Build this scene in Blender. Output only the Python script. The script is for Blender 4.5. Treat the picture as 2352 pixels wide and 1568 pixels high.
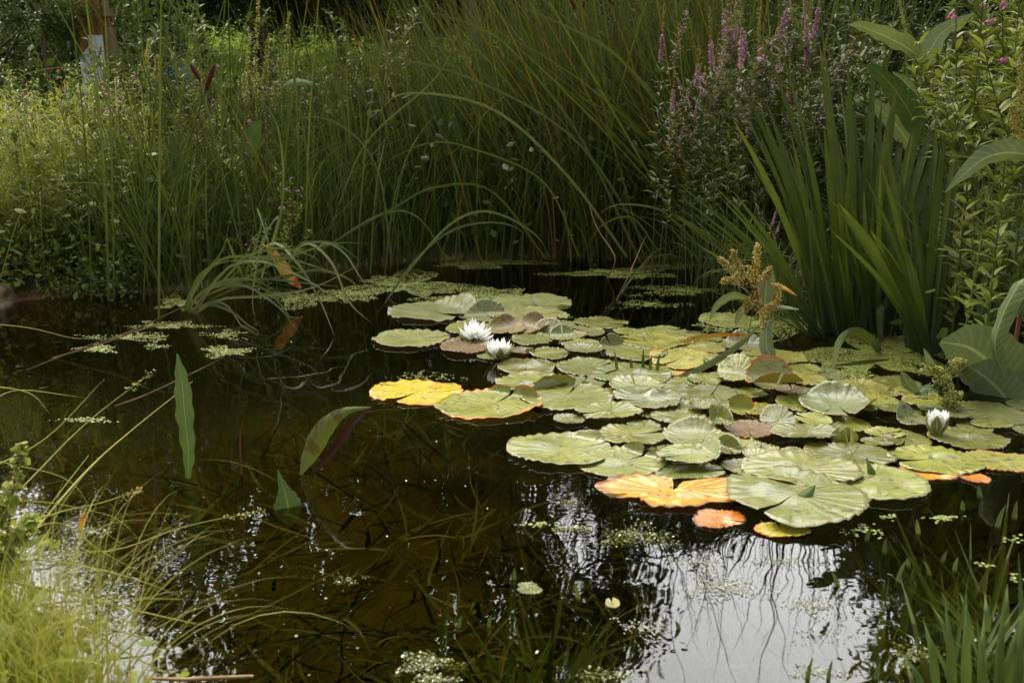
import bpy, math, random
import numpy as np
from mathutils import Vector, Matrix
R = math.radians
rnd = random.Random(7)
rng = np.random.default_rng(7)
S = bpy.context.scene
for o in list(bpy.data.objects): bpy.data.objects.remove(o)
C = S.collection

# ------------------------------------------------------------------ camera
PITCH = R(13.5); CAMH = 0.75; FP = 2000.0
cam_d = bpy.data.cameras.new('camera'); cam = bpy.data.objects.new('camera', cam_d); C.objects.link(cam)
cam.location = (0, 0, CAMH); cam.rotation_euler = (math.pi/2 - PITCH, 0, 0)
cam_d.sensor_width = 36; cam_d.lens = FP/2352*36; cam_d.clip_start = 0.02; cam_d.clip_end = 2000
cam_d.dof.use_dof = True; cam_d.dof.focus_distance = 2.5; cam_d.dof.aperture_fstop = 7.0
S.camera = cam
# ------------------------------------------------------------------ sky, sun, exposure
SUN_EL, SUN_AZ = R(52), R(-40)          # azimuth from +Y towards +X
sd = Vector((math.cos(SUN_EL)*math.sin(SUN_AZ), math.cos(SUN_EL)*math.cos(SUN_AZ), math.sin(SUN_EL)))
w = bpy.data.worlds.new('World'); S.world = w; w.use_nodes = True
nt = w.node_tree; nt.nodes.clear()
def N(t, ty, **k):
    n = t.nodes.new(ty)
    for a, b in k.items(): setattr(n, a, b)
    return n
def V(t, op, a, b=None, c=None, clamp=False):
    n = N(t, 'ShaderNodeMath', operation=op); n.use_clamp = clamp
    for i, x in enumerate((a, b, c)):
        if x is None: continue
        if isinstance(x, (int, float)): n.inputs[i].default_value = x
        else: t.links.new(x, n.inputs[i])
    return n.outputs[0]
def MIX(t, f, a, b, bt='MIX'):
    n = N(t, 'ShaderNodeMix', data_type='RGBA', blend_type=bt)
    for i, x in ((0, f), (6, a), (7, b)):
        if isinstance(x, (int, float)): n.inputs[i].default_value = x
        elif isinstance(x, tuple): n.inputs[i].default_value = (*x, 1)
        else: t.links.new(x, n.inputs[i])
    return n.outputs[2]
def RAMP(t, x, lo, hi):
    n = N(t, 'ShaderNodeMapRange'); n.interpolation_type = 'SMOOTHSTEP'
    t.links.new(x, n.inputs[0]); n.inputs[1].default_value = lo; n.inputs[2].default_value = hi
    return n.outputs[0]
sky = N(nt, 'ShaderNodeTexSky', sky_type='NISHITA'); sky.sun_disc = False
sky.sun_elevation = SUN_EL; sky.sun_rotation = SUN_AZ; sky.dust_density = 3
bg1 = N(nt, 'ShaderNodeBackground'); nt.links.new(sky.outputs[0], bg1.inputs[0]); bg1.inputs[1].default_value = 0.07
tc = N(nt, 'ShaderNodeTexCoord'); no = N(nt, 'ShaderNodeTexNoise'); no.inputs['Scale'].default_value = 2.2; no.inputs['Detail'].default_value = 6
nt.links.new(tc.outputs['Generated'], no.inputs['Vector'])
dp = N(nt, 'ShaderNodeVectorMath', operation='DOT_PRODUCT'); nt.links.new(tc.outputs['Generated'], dp.inputs[0])
dp.inputs[1].default_value = Vector((-0.02, 0.80, 0.60)).normalized()
glow = RAMP(nt, dp.outputs['Value'], 0.45, 1.0)
cl = V(nt, 'MULTIPLY', V(nt, 'ADD', 0.65, V(nt, 'MULTIPLY', no.outputs['Fac'], 0.6)), V(nt, 'ADD', 0.72, V(nt, 'MULTIPLY', glow, 8.6)))
bg2 = N(nt, 'ShaderNodeBackground'); bg2.inputs[0].default_value = (0.98, 0.97, .95, 1); nt.links.new(cl, bg2.inputs[1])
ad = N(nt, 'ShaderNodeAddShader'); out = N(nt, 'ShaderNodeOutputWorld')
nt.links.new(bg1.outputs[0], ad.inputs[0]); nt.links.new(bg2.outputs[0], ad.inputs[1]); nt.links.new(ad.outputs[0], out.inputs[0])
sl = bpy.data.lights.new('sun', 'SUN'); sl.energy = 2.6; sl.angle = R(9); sl.color = (1, .90, .70)
so = bpy.data.objects.new('sun', sl); C.objects.link(so); so.rotation_euler = sd.to_track_quat('Z', 'Y').to_euler(); so.location = (0, 0, 20)
S.view_settings.view_transform = 'Standard'; S.view_settings.look = 'None'; S.view_settings.gamma = 1
S.view_settings.exposure = -0.15
S.render.engine = 'CYCLES'
S.cycles.max_bounces = 6; S.cycles.transparent_max_bounces = 12; S.cycles.diffuse_bounces = 3; S.cycles.glossy_bounces = 3
S.cycles.sample_clamp_indirect = 6; S.cycles.caustics_reflective = False; S.cycles.caustics_refractive = False

# ------------------------------------------------------------------ pixel -> place helpers (photo measured at 2352 wide)
def ray(px, py):
    a = (px-1176)/FP; b = -(py-784)/FP
    return Vector((a, math.cos(PITCH)+b*math.sin(PITCH), -math.sin(PITCH)+b*math.cos(PITCH)))
def W(px, py, z=0.0):
    d = ray(px, py); t = (z-CAMH)/d.z; return Vector((0, 0, CAMH))+d*t
def at(px, py, Y):
    d = ray(px, py); return Vector((0, 0, CAMH))+d*(Y/d.y)

# ------------------------------------------------------------------ mesh collecting
class MB:
    def __init__(s): s.v = []; s.f = []; s.u = []; s.m = []; s.n = 0
    def add(s, v, f, u=None, m=0):
        v = np.asarray(v, float).reshape(-1, 3); f = np.asarray(f, int).reshape(-1, 4)
        s.v.append(v); s.f.append(f+s.n); s.n += len(v); s.m.append(np.full(len(f), m))
        s.u.append(np.zeros((len(v), 2)) if u is None else np.asarray(u, float).reshape(-1, 2))
    def mesh(s, name, mats, smooth=True):
        v = np.concatenate(s.v); f = np.concatenate(s.f); u = np.concatenate(s.u); m = np.concatenate(s.m)
        me = bpy.data.meshes.new(name)
        me.vertices.add(len(v)); me.vertices.foreach_set('co', v.ravel())
        me.loops.add(len(f)*4); me.loops.foreach_set('vertex_index', f.ravel().astype(np.int32))
        me.polygons.add(len(f)); me.polygons.foreach_set('loop_start', np.arange(0, len(f)*4, 4, dtype=np.int32))
        try: me.polygons.foreach_set('loop_total', np.full(len(f), 4, dtype=np.int32))
        except Exception: pass
        for x in (mats if isinstance(mats, (list, tuple)) else [mats]): me.materials.append(x)
        me.polygons.foreach_set('material_index', m.astype(np.int32))
        me.polygons.foreach_set('use_smooth', np.full(len(f), smooth))
        uv = me.uv_layers.new(name='UVMap'); uv.data.foreach_set('uv', u[f.ravel()].ravel())
        me.update(calc_edges=True); me.validate()
        return me
    def obj(s, name, mats, parent=None, smooth=True, **k):
        o = bpy.data.objects.new(name, s.mesh(name, mats, smooth)); C.objects.link(o)
        if parent is not None: o.parent = parent
        tag(o, **k); return o
def tag(o, label=None, cat=None, group=None, kind=None):
    if label: o['label'] = label
    if cat: o['category'] = cat
    if group: o['group'] = group
    if kind: o['kind'] = kind
    return o
def empty(name, loc, rz=0, **k):
    o = bpy.data.objects.new(name, None); o.empty_display_size = .05; C.objects.link(o)
    o.location = loc; o.rotation_euler = (0, 0, rz); return tag(o, **k)
def copy_tree(o, parent=None):
    c = o.copy(); C.objects.link(c)
    if parent is not None: c.parent = parent
    for ch in [x for x in CH.get(o.name, [])]: copy_tree(ch, c)
    return c
CH = {}
def kid(o):
    CH.setdefault(o.parent.name, []).append(o); return o

def unit(a): return a/np.maximum(np.linalg.norm(a, axis=-1, keepdims=True), 1e-9)
def ribbons(mb, P, Wd, side, fold=0.25, m=0, twist=None):
    """P (N,S,3) centre lines, Wd (N,S) widths, side (N,3) sideways direction."""
    N_, S_ = P.shape[:2]
    T = unit(np.gradient(P, axis=1)); sd_ = np.broadcast_to(side[:, None, :], P.shape)
    sd_ = unit(sd_ - (sd_*T).sum(-1, keepdims=True)*T); nn = np.cross(T, sd_)
    if twist is not None:
        a = twist[:, None, None]*np.linspace(0, 1, S_)[None, :, None]
        sd_, nn = sd_*np.cos(a)+nn*np.sin(a), nn*np.cos(a)-sd_*np.sin(a)
    h = Wd[..., None]/2
    L = P - sd_*h + nn*h*fold; M_ = P; Rr = P + sd_*h + nn*h*fold
    v = np.stack([L, M_, Rr], axis=2)                    # N,S,3,3
    v = v.reshape(N_*S_*3, 3)
    i = np.arange(N_)[:, None, None]*S_*3 + np.arange(S_-1)[None, :, None]*3 + np.arange(2)[None, None, :]
    f = np.stack([i, i+1, i+4, i+3], -1)
    u = np.zeros((N_, S_, 3, 2)); u[..., 0] = np.array([0, .5, 1]); u[..., 1] = np.linspace(0, 1, S_)[None, :, None]
    mb.add(v, f, u, m)
def arcs(base, az, th0, bend, L, S_=8, p=1.6):
    """paths leaving base at th0 from vertical towards azimuth az, bending by bend over their length"""
    n = len(L); s = np.linspace(0, 1, S_)[None, :]; th = th0[:, None]+bend[:, None]*s**p
    ds = (L/(S_-1))[:, None]; hx = np.cumsum(np.sin(th)*ds, 1)-np.sin(th)*ds; hz = np.cumsum(np.cos(th)*ds, 1)-np.cos(th)*ds
    d = np.stack([np.cos(az), np.sin(az)], -1)
    P = np.zeros((n, S_, 3)); P[..., :2] = d[:, None, :]*hx[..., None]; P[..., 2] = hz
    return P + base[:, None, :]
def prof_blade(S_, n, wid, tip=.75):
    s = np.linspace(0, 1, S_); pr = np.where(s < tip, 1-.15*s, (1-.15*tip)*(1-((s-tip)/(1-tip))**1.3)); pr[-1] = .03
    return wid[:, None]*pr[None, :]
def prof_leaf(S_, wid, peak=.4):
    s = np.linspace(0, 1, S_); pr = np.sin(np.pi*s**(math.log(.5)/math.log(peak)))**.9; pr = np.maximum(pr, .03)
    return wid[:, None]*pr[None, :]
def leafcloud(mb, P, size, m=0, up=.5, aspect=.62, S_=3, droop=None):
    """one small folded leaf at every point"""
    n = len(P); d = unit(rng.normal(size=(n, 3))*np.array([1, 1, .55])+np.array([0, 0, -.15]))
    if droop is not None: d = unit(d+np.array([0, 0, -droop]))
    size = np.broadcast_to(size, (n,)); t = np.linspace(0, 1, S_)
    path = P[:, None, :]+d[:, None, :]*(t[None, :, None]*size[:, None, None])
    path[..., 2] -= (t**2)[None, :]*size[:, None]*.15
    upv = np.tile([0, 0, 1.], (n, 1))+rng.normal(size=(n, 3))*up
    side = unit(np.cross(d, upv))
    w_ = size[:, None]*aspect*(np.array([.35, 1, .12]) if S_ == 3 else prof_leaf(S_, np.ones(1), .42)[0])[None, :]
    ribbons(mb, path, w_, side, .25, m)
def tube(mb, pts, rad, sides=6, m=0):
    pts = np.array([list(p) for p in pts], float); n = len(pts); rad = np.broadcast_to(rad, (n,)).astype(float)
    T = unit(np.gradient(pts, axis=0)); ref = np.array([0, 0, 1.]) if abs(T[0, 2]) < .9 else np.array([1., 0, 0])
    a = unit(np.cross(T, ref)); b = np.cross(T, a); k = np.linspace(0, 2*np.pi, sides, endpoint=False)
    ring = pts[:, None, :]+rad[:, None, None]*(a[:, None, :]*np.cos(k)[None, :, None]+b[:, None, :]*np.sin(k)[None, :, None])
    i = np.arange(n-1)[:, None]*sides; j = np.arange(sides)[None, :]; j2 = (j+1) % sides
    u = np.zeros((n, sides, 2)); u[..., 0] = k/6.28; u[..., 1] = np.linspace(0, 1, n)[:, None]
    mb.add(ring, np.stack([i+j, i+j2, i+sides+j2, i+sides+j], -1), u, m)
def spline(pts, n=14):
    """Catmull-Rom through points (any dimension)"""
    P = np.array([list(p) for p in pts], float); P = np.vstack([2*P[0]-P[1], P, 2*P[-1]-P[-2]])
    k = len(P)-3; o = []
    for t in np.linspace(0, k-1e-6, n):
        i = int(t); f = t-i; a, b, c, d = P[i:i+4]
        o.append(.5*((2*b)+(-a+c)*f+(2*a-5*b+4*c-d)*f*f+(-a+3*b-3*c+d)*f**3))
    return np.array(o)
def box(mb, x0, x1, y0, y1, z0, z1, m=0):
    v = [(x, y, z) for z in (z0, z1) for x, y in ((x0, y0), (x1, y0), (x1, y1), (x0, y1))]
    mb.add(v, [(3, 2, 1, 0), (4, 5, 6, 7), (0, 1, 5, 4), (1, 2, 6, 5), (2, 3, 7, 6), (3, 0, 4, 7)], None, m)

# ------------------------------------------------------------------ materials
def newmat(name):
    m = bpy.data.materials.new(name); m.use_nodes = True; t = m.node_tree; t.nodes.clear()
    return m, t, N(t, 'ShaderNodeOutputMaterial')
def leafmat(name, c1, c2, rough=.5, tr=.3, tip=None, base=None, vein=0.0, rib=0.0, spec=.22, under=None, nscale=18, side=0, spots=None, objvar=.35, tint=(1.0, .95, .25), kn=.76):
    m, t, o = newmat(name); L = t.links.new
    g = N(t, 'ShaderNodeNewGeometry'); oi = N(t, 'ShaderNodeObjectInfo'); tc_ = N(t, 'ShaderNodeTexCoord')
    uv = N(t, 'ShaderNodeSeparateXYZ'); L(tc_.outputs['UV'], uv.inputs[0])
    f = V(t, 'FRACT', V(t, 'ADD', g.outputs['Random Per Island'], V(t, 'MULTIPLY', oi.outputs['Random'], 3.7)))
    n = N(t, 'ShaderNodeTexNoise'); n.inputs['Scale'].default_value = nscale; n.inputs['Detail'].default_value = 4; L(tc_.outputs['Object'], n.inputs['Vector'])
    col = MIX(t, f, c1, c2)
    k = V(t, 'ADD', 1-kn/2, V(t, 'MULTIPLY', n.outputs['Fac'], kn))
    k = V(t, 'MULTIPLY', k, V(t, 'ADD', 1-objvar/2, V(t, 'MULTIPLY', oi.outputs['Random'], objvar)))
    cc = N(t, 'ShaderNodeCombineXYZ'); [L(k, cc.inputs[i]) for i in range(3)]
    col = MIX(t, 1.0, col, cc.outputs[0], 'MULTIPLY')
    if tip: col = MIX(t, V(t, 'MULTIPLY', RAMP(t, uv.outputs[1], .82, 1.0), RAMP(t, f, .3, .8)), col, tip)
    if base: col = MIX(t, RAMP(t, uv.outputs[1], .3, .0), col, base)
    au = V(t, 'ABSOLUTE', V(t, 'SUBTRACT', uv.outputs[0], .5))
    if vein: col = MIX(t, V(t, 'MULTIPLY', RAMP(t, au, .05, .0), vein), col, tuple(min(1, x*1.9+.03) for x in c2))
    hgt = None
    if rib: hgt = V(t, 'MULTIPLY', V(t, 'SINE', V(t, 'MULTIPLY', uv.outputs[0], 46)), rib)
    if side:
        sv = V(t, 'POWER', V(t, 'ABSOLUTE', V(t, 'SINE', V(t, 'MULTIPLY', V(t, 'SUBTRACT', uv.outputs[1], V(t, 'MULTIPLY', au, .22)), side*3.14))), .35)
        hgt = V(t, 'ADD', sv, V(t, 'MULTIPLY', n.outputs['Fac'], .6))
        col = MIX(t, V(t, 'MULTIPLY', V(t, 'SUBTRACT', 1.0, sv), .5), col, tuple(min(1, x*1.5) for x in c2))
    if spots:
        s2 = N(t, 'ShaderNodeTexNoise'); s2.inputs['Scale'].default_value = 28; s2.inputs['Detail'].default_value = 3; L(tc_.outputs['Object'], s2.inputs['Vector'])
        col = MIX(t, RAMP(t, s2.outputs['Fac'], .52, .66), col, spots)
    if under: col = MIX(t, g.outputs['Backfacing'], col, under)
    p = N(t, 'ShaderNodeBsdfPrincipled'); L(col, p.inputs['Base Color']); p.inputs['Roughness'].default_value = rough; p.inputs['Specular IOR Level'].default_value = spec
    if hgt is not None:
        b = N(t, 'ShaderNodeBump'); b.inputs['Strength'].default_value = .5; b.inputs['Distance'].default_value = .0015; L(hgt, b.inputs['Height']); L(b.outputs[0], p.inputs['Normal'])
    if tr > 0:
        tl = N(t, 'ShaderNodeBsdfTranslucent'); L(MIX(t, .45, col, tint, 'MULTIPLY'), tl.inputs[0]); mx = N(t, 'ShaderNodeMixShader'); mx.inputs[0].default_value = tr
        L(p.outputs[0], mx.inputs[1]); L(tl.outputs[0], mx.inputs[2]); L(mx.outputs[0], o.inputs[0])
    else: L(p.outputs[0], o.inputs[0])
    return m
def padmat(name, c1, c2, edge, under, rough=.34, edge_w=.0, blotch=None, coat=.0):
    m, t, o = newmat(name); L = t.links.new
    g = N(t, 'ShaderNodeNewGeometry'); oi = N(t, 'ShaderNodeObjectInfo'); tc_ = N(t, 'ShaderNodeTexCoord')
    uv = N(t, 'ShaderNodeSeparateXYZ'); L(tc_.outputs['UV'], uv.inputs[0])
    def noise(sc, det=4, off=0.0):
        n = N(t, 'ShaderNodeTexNoise'); n.inputs['Scale'].default_value = sc; n.inputs['Detail'].default_value = det
        ad_ = N(t, 'ShaderNodeVectorMath', operation='ADD'); L(tc_.outputs['Object'], ad_.inputs[0])
        cb = N(t, 'ShaderNodeCombineXYZ'); L(V(t, 'MULTIPLY', oi.outputs['Random'], 40.0), cb.inputs[0]); cb.inputs[1].default_value = off
        L(cb.outputs[0], ad_.inputs[1]); L(ad_.outputs[0], n.inputs['Vector']); return n.outputs['Fac']
    n1, n2, n3 = noise(11, 6), noise(75, 4, 3.), noise(170, 2, 7.)
    f = V(t, 'ADD', V(t, 'MULTIPLY', n1, .9), V(t, 'MULTIPLY', V(t, 'SUBTRACT', oi.outputs['Random'], .5), .5), clamp=True)
    col = MIX(t, RAMP(t, f, .3, .7), c1, c2)
    # forking radial veins
    ang = V(t, 'ADD', V(t, 'MULTIPLY', uv.outputs[0], 6.2832*9), V(t, 'MULTIPLY', n1, 2.2))
    v1 = V(t, 'POWER', V(t, 'ABSOLUTE', V(t, 'SINE', ang)), .3)
    v2 = V(t, 'POWER', V(t, 'ABSOLUTE', V(t, 'SINE', V(t, 'MULTIPLY', ang, 2.0))), .4)
    vv = V(t, 'ADD', V(t, 'MULTIPLY', v1, .16), V(t, 'MULTIPLY', v2, V(t, 'MULTIPLY', uv.outputs[1], .25)))
    col = MIX(t, V(t, 'MULTIPLY', V(t, 'SUBTRACT', 1.0, v1), .25), col, tuple(min(1, x*1.45) for x in c2))
    if blotch: col = MIX(t, RAMP(t, noise(22, 4, 11.), .54, .62), col, blotch)
    # brown decay specks
    sp = V(t, 'MAXIMUM', V(t, 'MULTIPLY', RAMP(t, n2, .57, .62), RAMP(t, noise(14, 2, 20.), .40, .58)), V(t, 'MULTIPLY', RAMP(t, noise(190, 3, 31.), .62, .68), .7))
    col = MIX(t, V(t, 'MULTIPLY', RAMP(t, noise(26, 6, 5.), .45, .7), .35), col, (.10, .105, .02))
    col = MIX(t, V(t, 'MULTIPLY', sp, .85), col, (.045, .035, .015))
    col = MIX(t, V(t, 'MULTIPLY', RAMP(t, n3, .68, .74), .5), col, (.42, .44, .25))
    # coloured rim
    er = V(t, 'ADD', uv.outputs[1], V(t, 'MULTIPLY', V(t, 'SUBTRACT', n1, .5), .35))
    col = MIX(t, RAMP(t, er, .97-edge_w, 1.05-edge_w*.5), col, edge)
    col = MIX(t, g.outputs['Backfacing'], col, under)
    kc = N(t, 'ShaderNodeCombineXYZ'); kv = V(t, 'ADD', .86, V(t, 'MULTIPLY', V(t, 'FRACT', V(t, 'MULTIPLY', oi.outputs['Random'], 17.3)), .24)); L(kv, kc.inputs[0]); L(V(t, 'ADD', V(t, 'MULTIPLY', kv, .9), V(t, 'MULTIPLY', V(t, 'FRACT', V(t, 'MULTIPLY', oi.outputs['Random'], 29.1)), .11)), kc.inputs[1]); L(kv, kc.inputs[2]); col = MIX(t, 1.0, col, kc.outputs[0], 'MULTIPLY')
    p = N(t, 'ShaderNodeBsdfPrincipled'); L(col, p.inputs['Base Color']); p.inputs['Specular IOR Level'].default_value = .5
    L(V(t, 'ADD', rough-.20, V(t, 'MULTIPLY', n1, .5)), p.inputs['Roughness'])
    p.inputs['Coat Weight'].default_value = coat; p.inputs['Coat Roughness'].default_value = .18
    b = N(t, 'ShaderNodeBump'); b.inputs['Strength'].default_value = .8; b.inputs['Distance'].default_value = .004
    L(V(t, 'ADD', vv, V(t, 'ADD', V(t, 'MULTIPLY', n2, .45), V(t, 'MULTIPLY', n1, 3.2))), b.inputs['Height']); L(b.outputs[0], p.inputs['Normal'])
    tl = N(t, 'ShaderNodeBsdfTranslucent'); L(col, tl.inputs[0]); mx = N(t, 'ShaderNodeMixShader'); mx.inputs[0].default_value = .12
    L(p.outputs[0], mx.inputs[1]); L(tl.outputs[0], mx.inputs[2]); L(mx.outputs[0], o.inputs[0])
    return m
def plain(name, c1, c2, rough=.6, scale=30, bump=.3, spec=.5, stretch=(1, 1, 1), dist=.004):
    m, t, o = newmat(name); L = t.links.new
    tc_ = N(t, 'ShaderNodeTexCoord'); mp = N(t, 'ShaderNodeMapping'); mp.inputs['Scale'].default_value = stretch
    L(tc_.outputs['Object'], mp.inputs[0]); n = N(t, 'ShaderNodeTexNoise'); n.inputs['Scale'].default_value = scale; n.inputs['Detail'].default_value = 6
    L(mp.outputs[0], n.inputs['Vector']); p = N(t, 'ShaderNodeBsdfPrincipled'); L(MIX(t, RAMP(t, n.outputs['Fac'], .35, .65), c1, c2), p.inputs['Base Color'])
    p.inputs['Roughness'].default_value = rough; p.inputs['Specular IOR Level'].default_value = spec
    b = N(t, 'ShaderNodeBump'); b.inputs['Strength'].default_value = bump; b.inputs['Distance'].default_value = dist; L(n.outputs['Fac'], b.inputs['Height']); L(b.outputs[0], p.inputs['Normal'])
    L(p.outputs[0], o.inputs[0]); return m

M_reed = leafmat('reed leaf', (.052, .076, .013), (.140, .175, .034), .42, .25, tip=(.20, .12, .03), base=(.11, .12, .025), rib=.4)
M_reedold = leafmat('yellowing reed', (.12, .12, .022), (.22, .14, .025), .5, .3, tip=(.25, .13, .03))
M_stem = leafmat('green stem', (.05, .075, .018), (.10, .12, .03), .5, 0)
M_redstem = leafmat('reddish stem', (.13, .05, .02), (.2, .10, .03), .5, 0)
M_sedge = leafmat('sedge leaf', (.075, .10, .030), (.15, .18, .058), .38, .25, tip=(.25, .16, .08))
M_iris = leafmat('iris leaf', (.055, .082, .014), (.110, .145, .024), .36, .28, tip=(.22, .16, .04), base=(.045, .07, .03), rib=.9, vein=.25)
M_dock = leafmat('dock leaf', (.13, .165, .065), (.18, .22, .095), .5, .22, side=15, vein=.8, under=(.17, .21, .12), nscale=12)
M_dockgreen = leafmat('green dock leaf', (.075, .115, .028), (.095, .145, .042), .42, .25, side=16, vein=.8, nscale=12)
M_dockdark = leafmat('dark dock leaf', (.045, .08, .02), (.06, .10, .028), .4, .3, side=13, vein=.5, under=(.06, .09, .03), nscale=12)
M_dockred = leafmat('reddened dock leaf', (.09, .10, .02), (.11, .13, .03), .42, .25, side=12, vein=.3, spots=(.10, .075, .018), nscale=12)
M_darkred = leafmat('dark red curled leaf', (.05, .018, .012), (.08, .03, .015), .4, .1, nscale=12)
M_dockorange = leafmat('orange dock leaf', (.42, .20, .02), (.45, .28, .04), .45, .3, side=10, vein=.4, spots=(.40, .045, .015), nscale=12)
M_seed = leafmat('green seed head', (.30, .32, .06), (.44, .43, .13), .6, .2)
M_seedb = leafmat('rusty seed head', (.38, .25, .06), (.48, .40, .12), .6, .2)
M_pink = leafmat('pink petals', (.42, .10, .30), (.52, .18, .40), .6, .3, nscale=60)
M_mag = leafmat('magenta florets', (.40, .18, .30), (.55, .33, .45), .6, .3, nscale=60)
M_blue = leafmat('blue florets', (.18, .18, .42), (.3, .28, .55), .6, .3, nscale=60)
M_loose = leafmat('loosestrife leaf', (.085, .11, .030), (.17, .20, .065), .5, .25, spec=.2)
M_herb = leafmat('willowherb leaf', (.13, .165, .028), (.24, .28, .055), .45, .35)
M_hay = leafmat('pale wildflower foliage', (.23, .27, .045), (.40, .43, .10), .5, .45)
M_shrub = leafmat('round shrub leaf', (.07, .115, .022), (.17, .22, .055), .38, .35)
M_tree1 = leafmat('dark tree leaf', (.022, .042, .010), (.055, .085, .02), .4, .3)
M_tree2 = leafmat('green tree leaf', (.035, .06, .012), (.08, .11, .022), .42, .4)
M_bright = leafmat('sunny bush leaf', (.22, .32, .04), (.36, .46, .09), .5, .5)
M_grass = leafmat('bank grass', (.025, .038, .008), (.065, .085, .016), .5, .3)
M_fgrass = leafmat('foreground rush', (.24, .25, .032), (.40, .39, .075), .42, .25, tip=(.25, .15, .05))
M_fleaf = leafmat('foreground yellow green leaf', (.20, .27, .04), (.34, .38, .07), .5, .45)
M_sold = leafmat('water soldier leaf', (.08, .12, .026), (.14, .19, .048), .4, .3, rib=.3)
M_sub = leafmat('submerged leaf', (.055, .062, .013), (.115, .110, .022), .6, .0)
M_subred = leafmat('submerged red leaf', (.22, .06, .02), (.28, .09, .03), .6, .0)
M_duck = leafmat('duckweed', (.13, .16, .025), (.23, .25, .05), .5, .15, spec=.5, nscale=4)
M_alga = leafmat('algae', (.07, .085, .018), (.19, .20, .06), .22, .1, spec=.6, nscale=60)
M_scum = leafmat('surface scum', (.10, .10, .05), (.22, .22, .14), .3, .1, spec=.8, nscale=40)
M_bark = plain('bark', (.09, .07, .045), (.16, .125, .08), .9, 12, .8, .2, (1, 1, .25), .02)
M_dryw = plain('dry stem', (.20, .12, .045), (.32, .21, .10), .6, 30, .3, .3)
M_cat = plain('cattail head', (.060, .018, .008), (.10, .035, .014), .9, 200, .8, .1)
PAD = {
 'green': padmat('pad green', (.125, .142, .018), (.250, .258, .030), (.16, .11, .03), (.16, .17, .045), rough=.34, edge_w=.015, coat=.35),
 'olive': padmat('pad olive', (.095, .12, .022), (.175, .19, .034), (.12, .09, .03), (.17, .13, .04), rough=.45),
 'pale': padmat('pad pale', (.18, .20, .036), (.305, .315, .062), (.20, .15, .05), (.17, .2, .06), rough=.36, edge_w=.01, coat=.35),
 'yellow': padmat('pad yellow', (.50, .37, .016), (.44, .40, .035), (.50, .20, .015), (.5, .25, .02), edge_w=.08, blotch=None),
 'lime': padmat('pad lime', (.20, .22, .030), (.31, .30, .045), (.50, .17, .015), (.4, .3, .04), edge_w=.05),
 'orange': padmat('pad orange', (.60, .17, .003), (.64, .27, .012), (.20, .075, .015), (.5, .2, .02), rough=.30, edge_w=.12, blotch=(.74, .48, .16), coat=.15),
 'bronze': padmat('pad bronze', (.15, .085, .022), (.19, .17, .045), (.22, .07, .02), (.22, .11, .022), rough=.38),
 'taco': padmat('pad olive orange', (.19, .20, .05), (.26, .25, .08), (.4, .14, .02), (.24, .20, .03), rough=.35, edge_w=.1),
 'silver': padmat('pad glossy', (.17, .19, .065), (.27, .28, .11), (.22, .14, .05), (.20, .15, .04), rough=.30, coat=.3),
}
# ------------------------------------------------------------------ terrain and water
outline = [W(-700, 705), W(-200, 700), W(60, 690), W(250, 676), W(420, 668), W(640, 640), W(900, 603), W(1300, 588), W(1600, 597), W(1850, 640), W(2060, 715),
           W(2200, 770), W(2420, 812), W(2700, 860), W(3300, 1050), Vector((2.2, .9, 0)), Vector((1.6, .25, 0)), Vector((.5, .32, 0)), Vector((-.25, .55, 0)), W(110, 1600), W(10, 1430), W(-80, 1270), W(-190, 1130), W(-420, 1010), W(-1100, 960)]
OX = np.array([p.x for p in outline]); OY = np.array([p.y for p in outline])
def sdist(x, y):
    x = np.asarray(x, float); y = np.asarray(y, float); d = np.full(x.shape, 1e9); ins = np.zeros(x.shape, bool); n = len(OX)
    for i in range(n):
        ax, ay, bx, by = OX[i], OY[i], OX[(i+1) % n], OY[(i+1) % n]
        t = np.clip(((x-ax)*(bx-ax)+(y-ay)*(by-ay))/((bx-ax)**2+(by-ay)**2), 0, 1)
        d = np.minimum(d, np.hypot(x-ax-t*(bx-ax), y-ay-t*(by-ay)))
        c = ((ay > y) != (by > y)) & (x < (bx-ax)*(y-ay)/(by-ay+1e-12)+ax); ins ^= c
    return np.where(ins, -d, d)
def sm(a, b, x): t = np.clip((x-a)/(b-a), 0, 1); return t*t*(3-2*t)
def height(x, y):
    d = sdist(x, y); x = np.asarray(x, float); y = np.asarray(y, float)
    wob = .03*np.sin(x*3.1+1)*np.cos(y*2.7)+.015*np.sin(x*9+y*7)
    h = np.where(d < 0, -.46*sm(0, .38, -d)-.01, .10*sm(0, .25, d)+.10*sm(.3, 2, d))+wob*sm(-.1, .5, np.abs(d))
    return h+1.5*sm(7.5, 16, y)+1.2*sm(16, 60, y)+.5*sm(4, 20, np.abs(x))
def H(x, y): return float(height(np.array([x]), np.array([y]))[0])
def axis(a, b, s, lim):
    c = list(np.arange(a, b, s)); st = s
    lo = [a]; hi = [c[-1]]
    while hi[-1] < lim: st *= 1.35; hi.append(hi[-1]+st)
    st = s
    while lo[-1] > -lim: st *= 1.35; lo.append(lo[-1]-st)
    return np.array(sorted(set(lo[1:]))+c+hi[1:])
gx = axis(-5, 5, .07, 600); gy = axis(-.6, 8, .07, 600); X, Y = np.meshgrid(gx, gy)
mb = MB(); nx = len(gx); i = np.arange(len(gy)-1)[:, None]*nx+np.arange(nx-1)[None, :]
mb.add(np.stack([X, Y, height(X, Y)], -1), np.stack([i, i+1, i+nx+1, i+nx], -1))
m, t, o = newmat('ground'); L = t.links.new
g = N(t, 'ShaderNodeNewGeometry'); sx = N(t, 'ShaderNodeSeparateXYZ'); L(g.outputs['Position'], sx.inputs[0])
n = N(t, 'ShaderNodeTexNoise'); n.inputs['Scale'].default_value = 7; n.inputs['Detail'].default_value = 8; L(g.outputs['Position'], n.inputs['Vector'])
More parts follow.
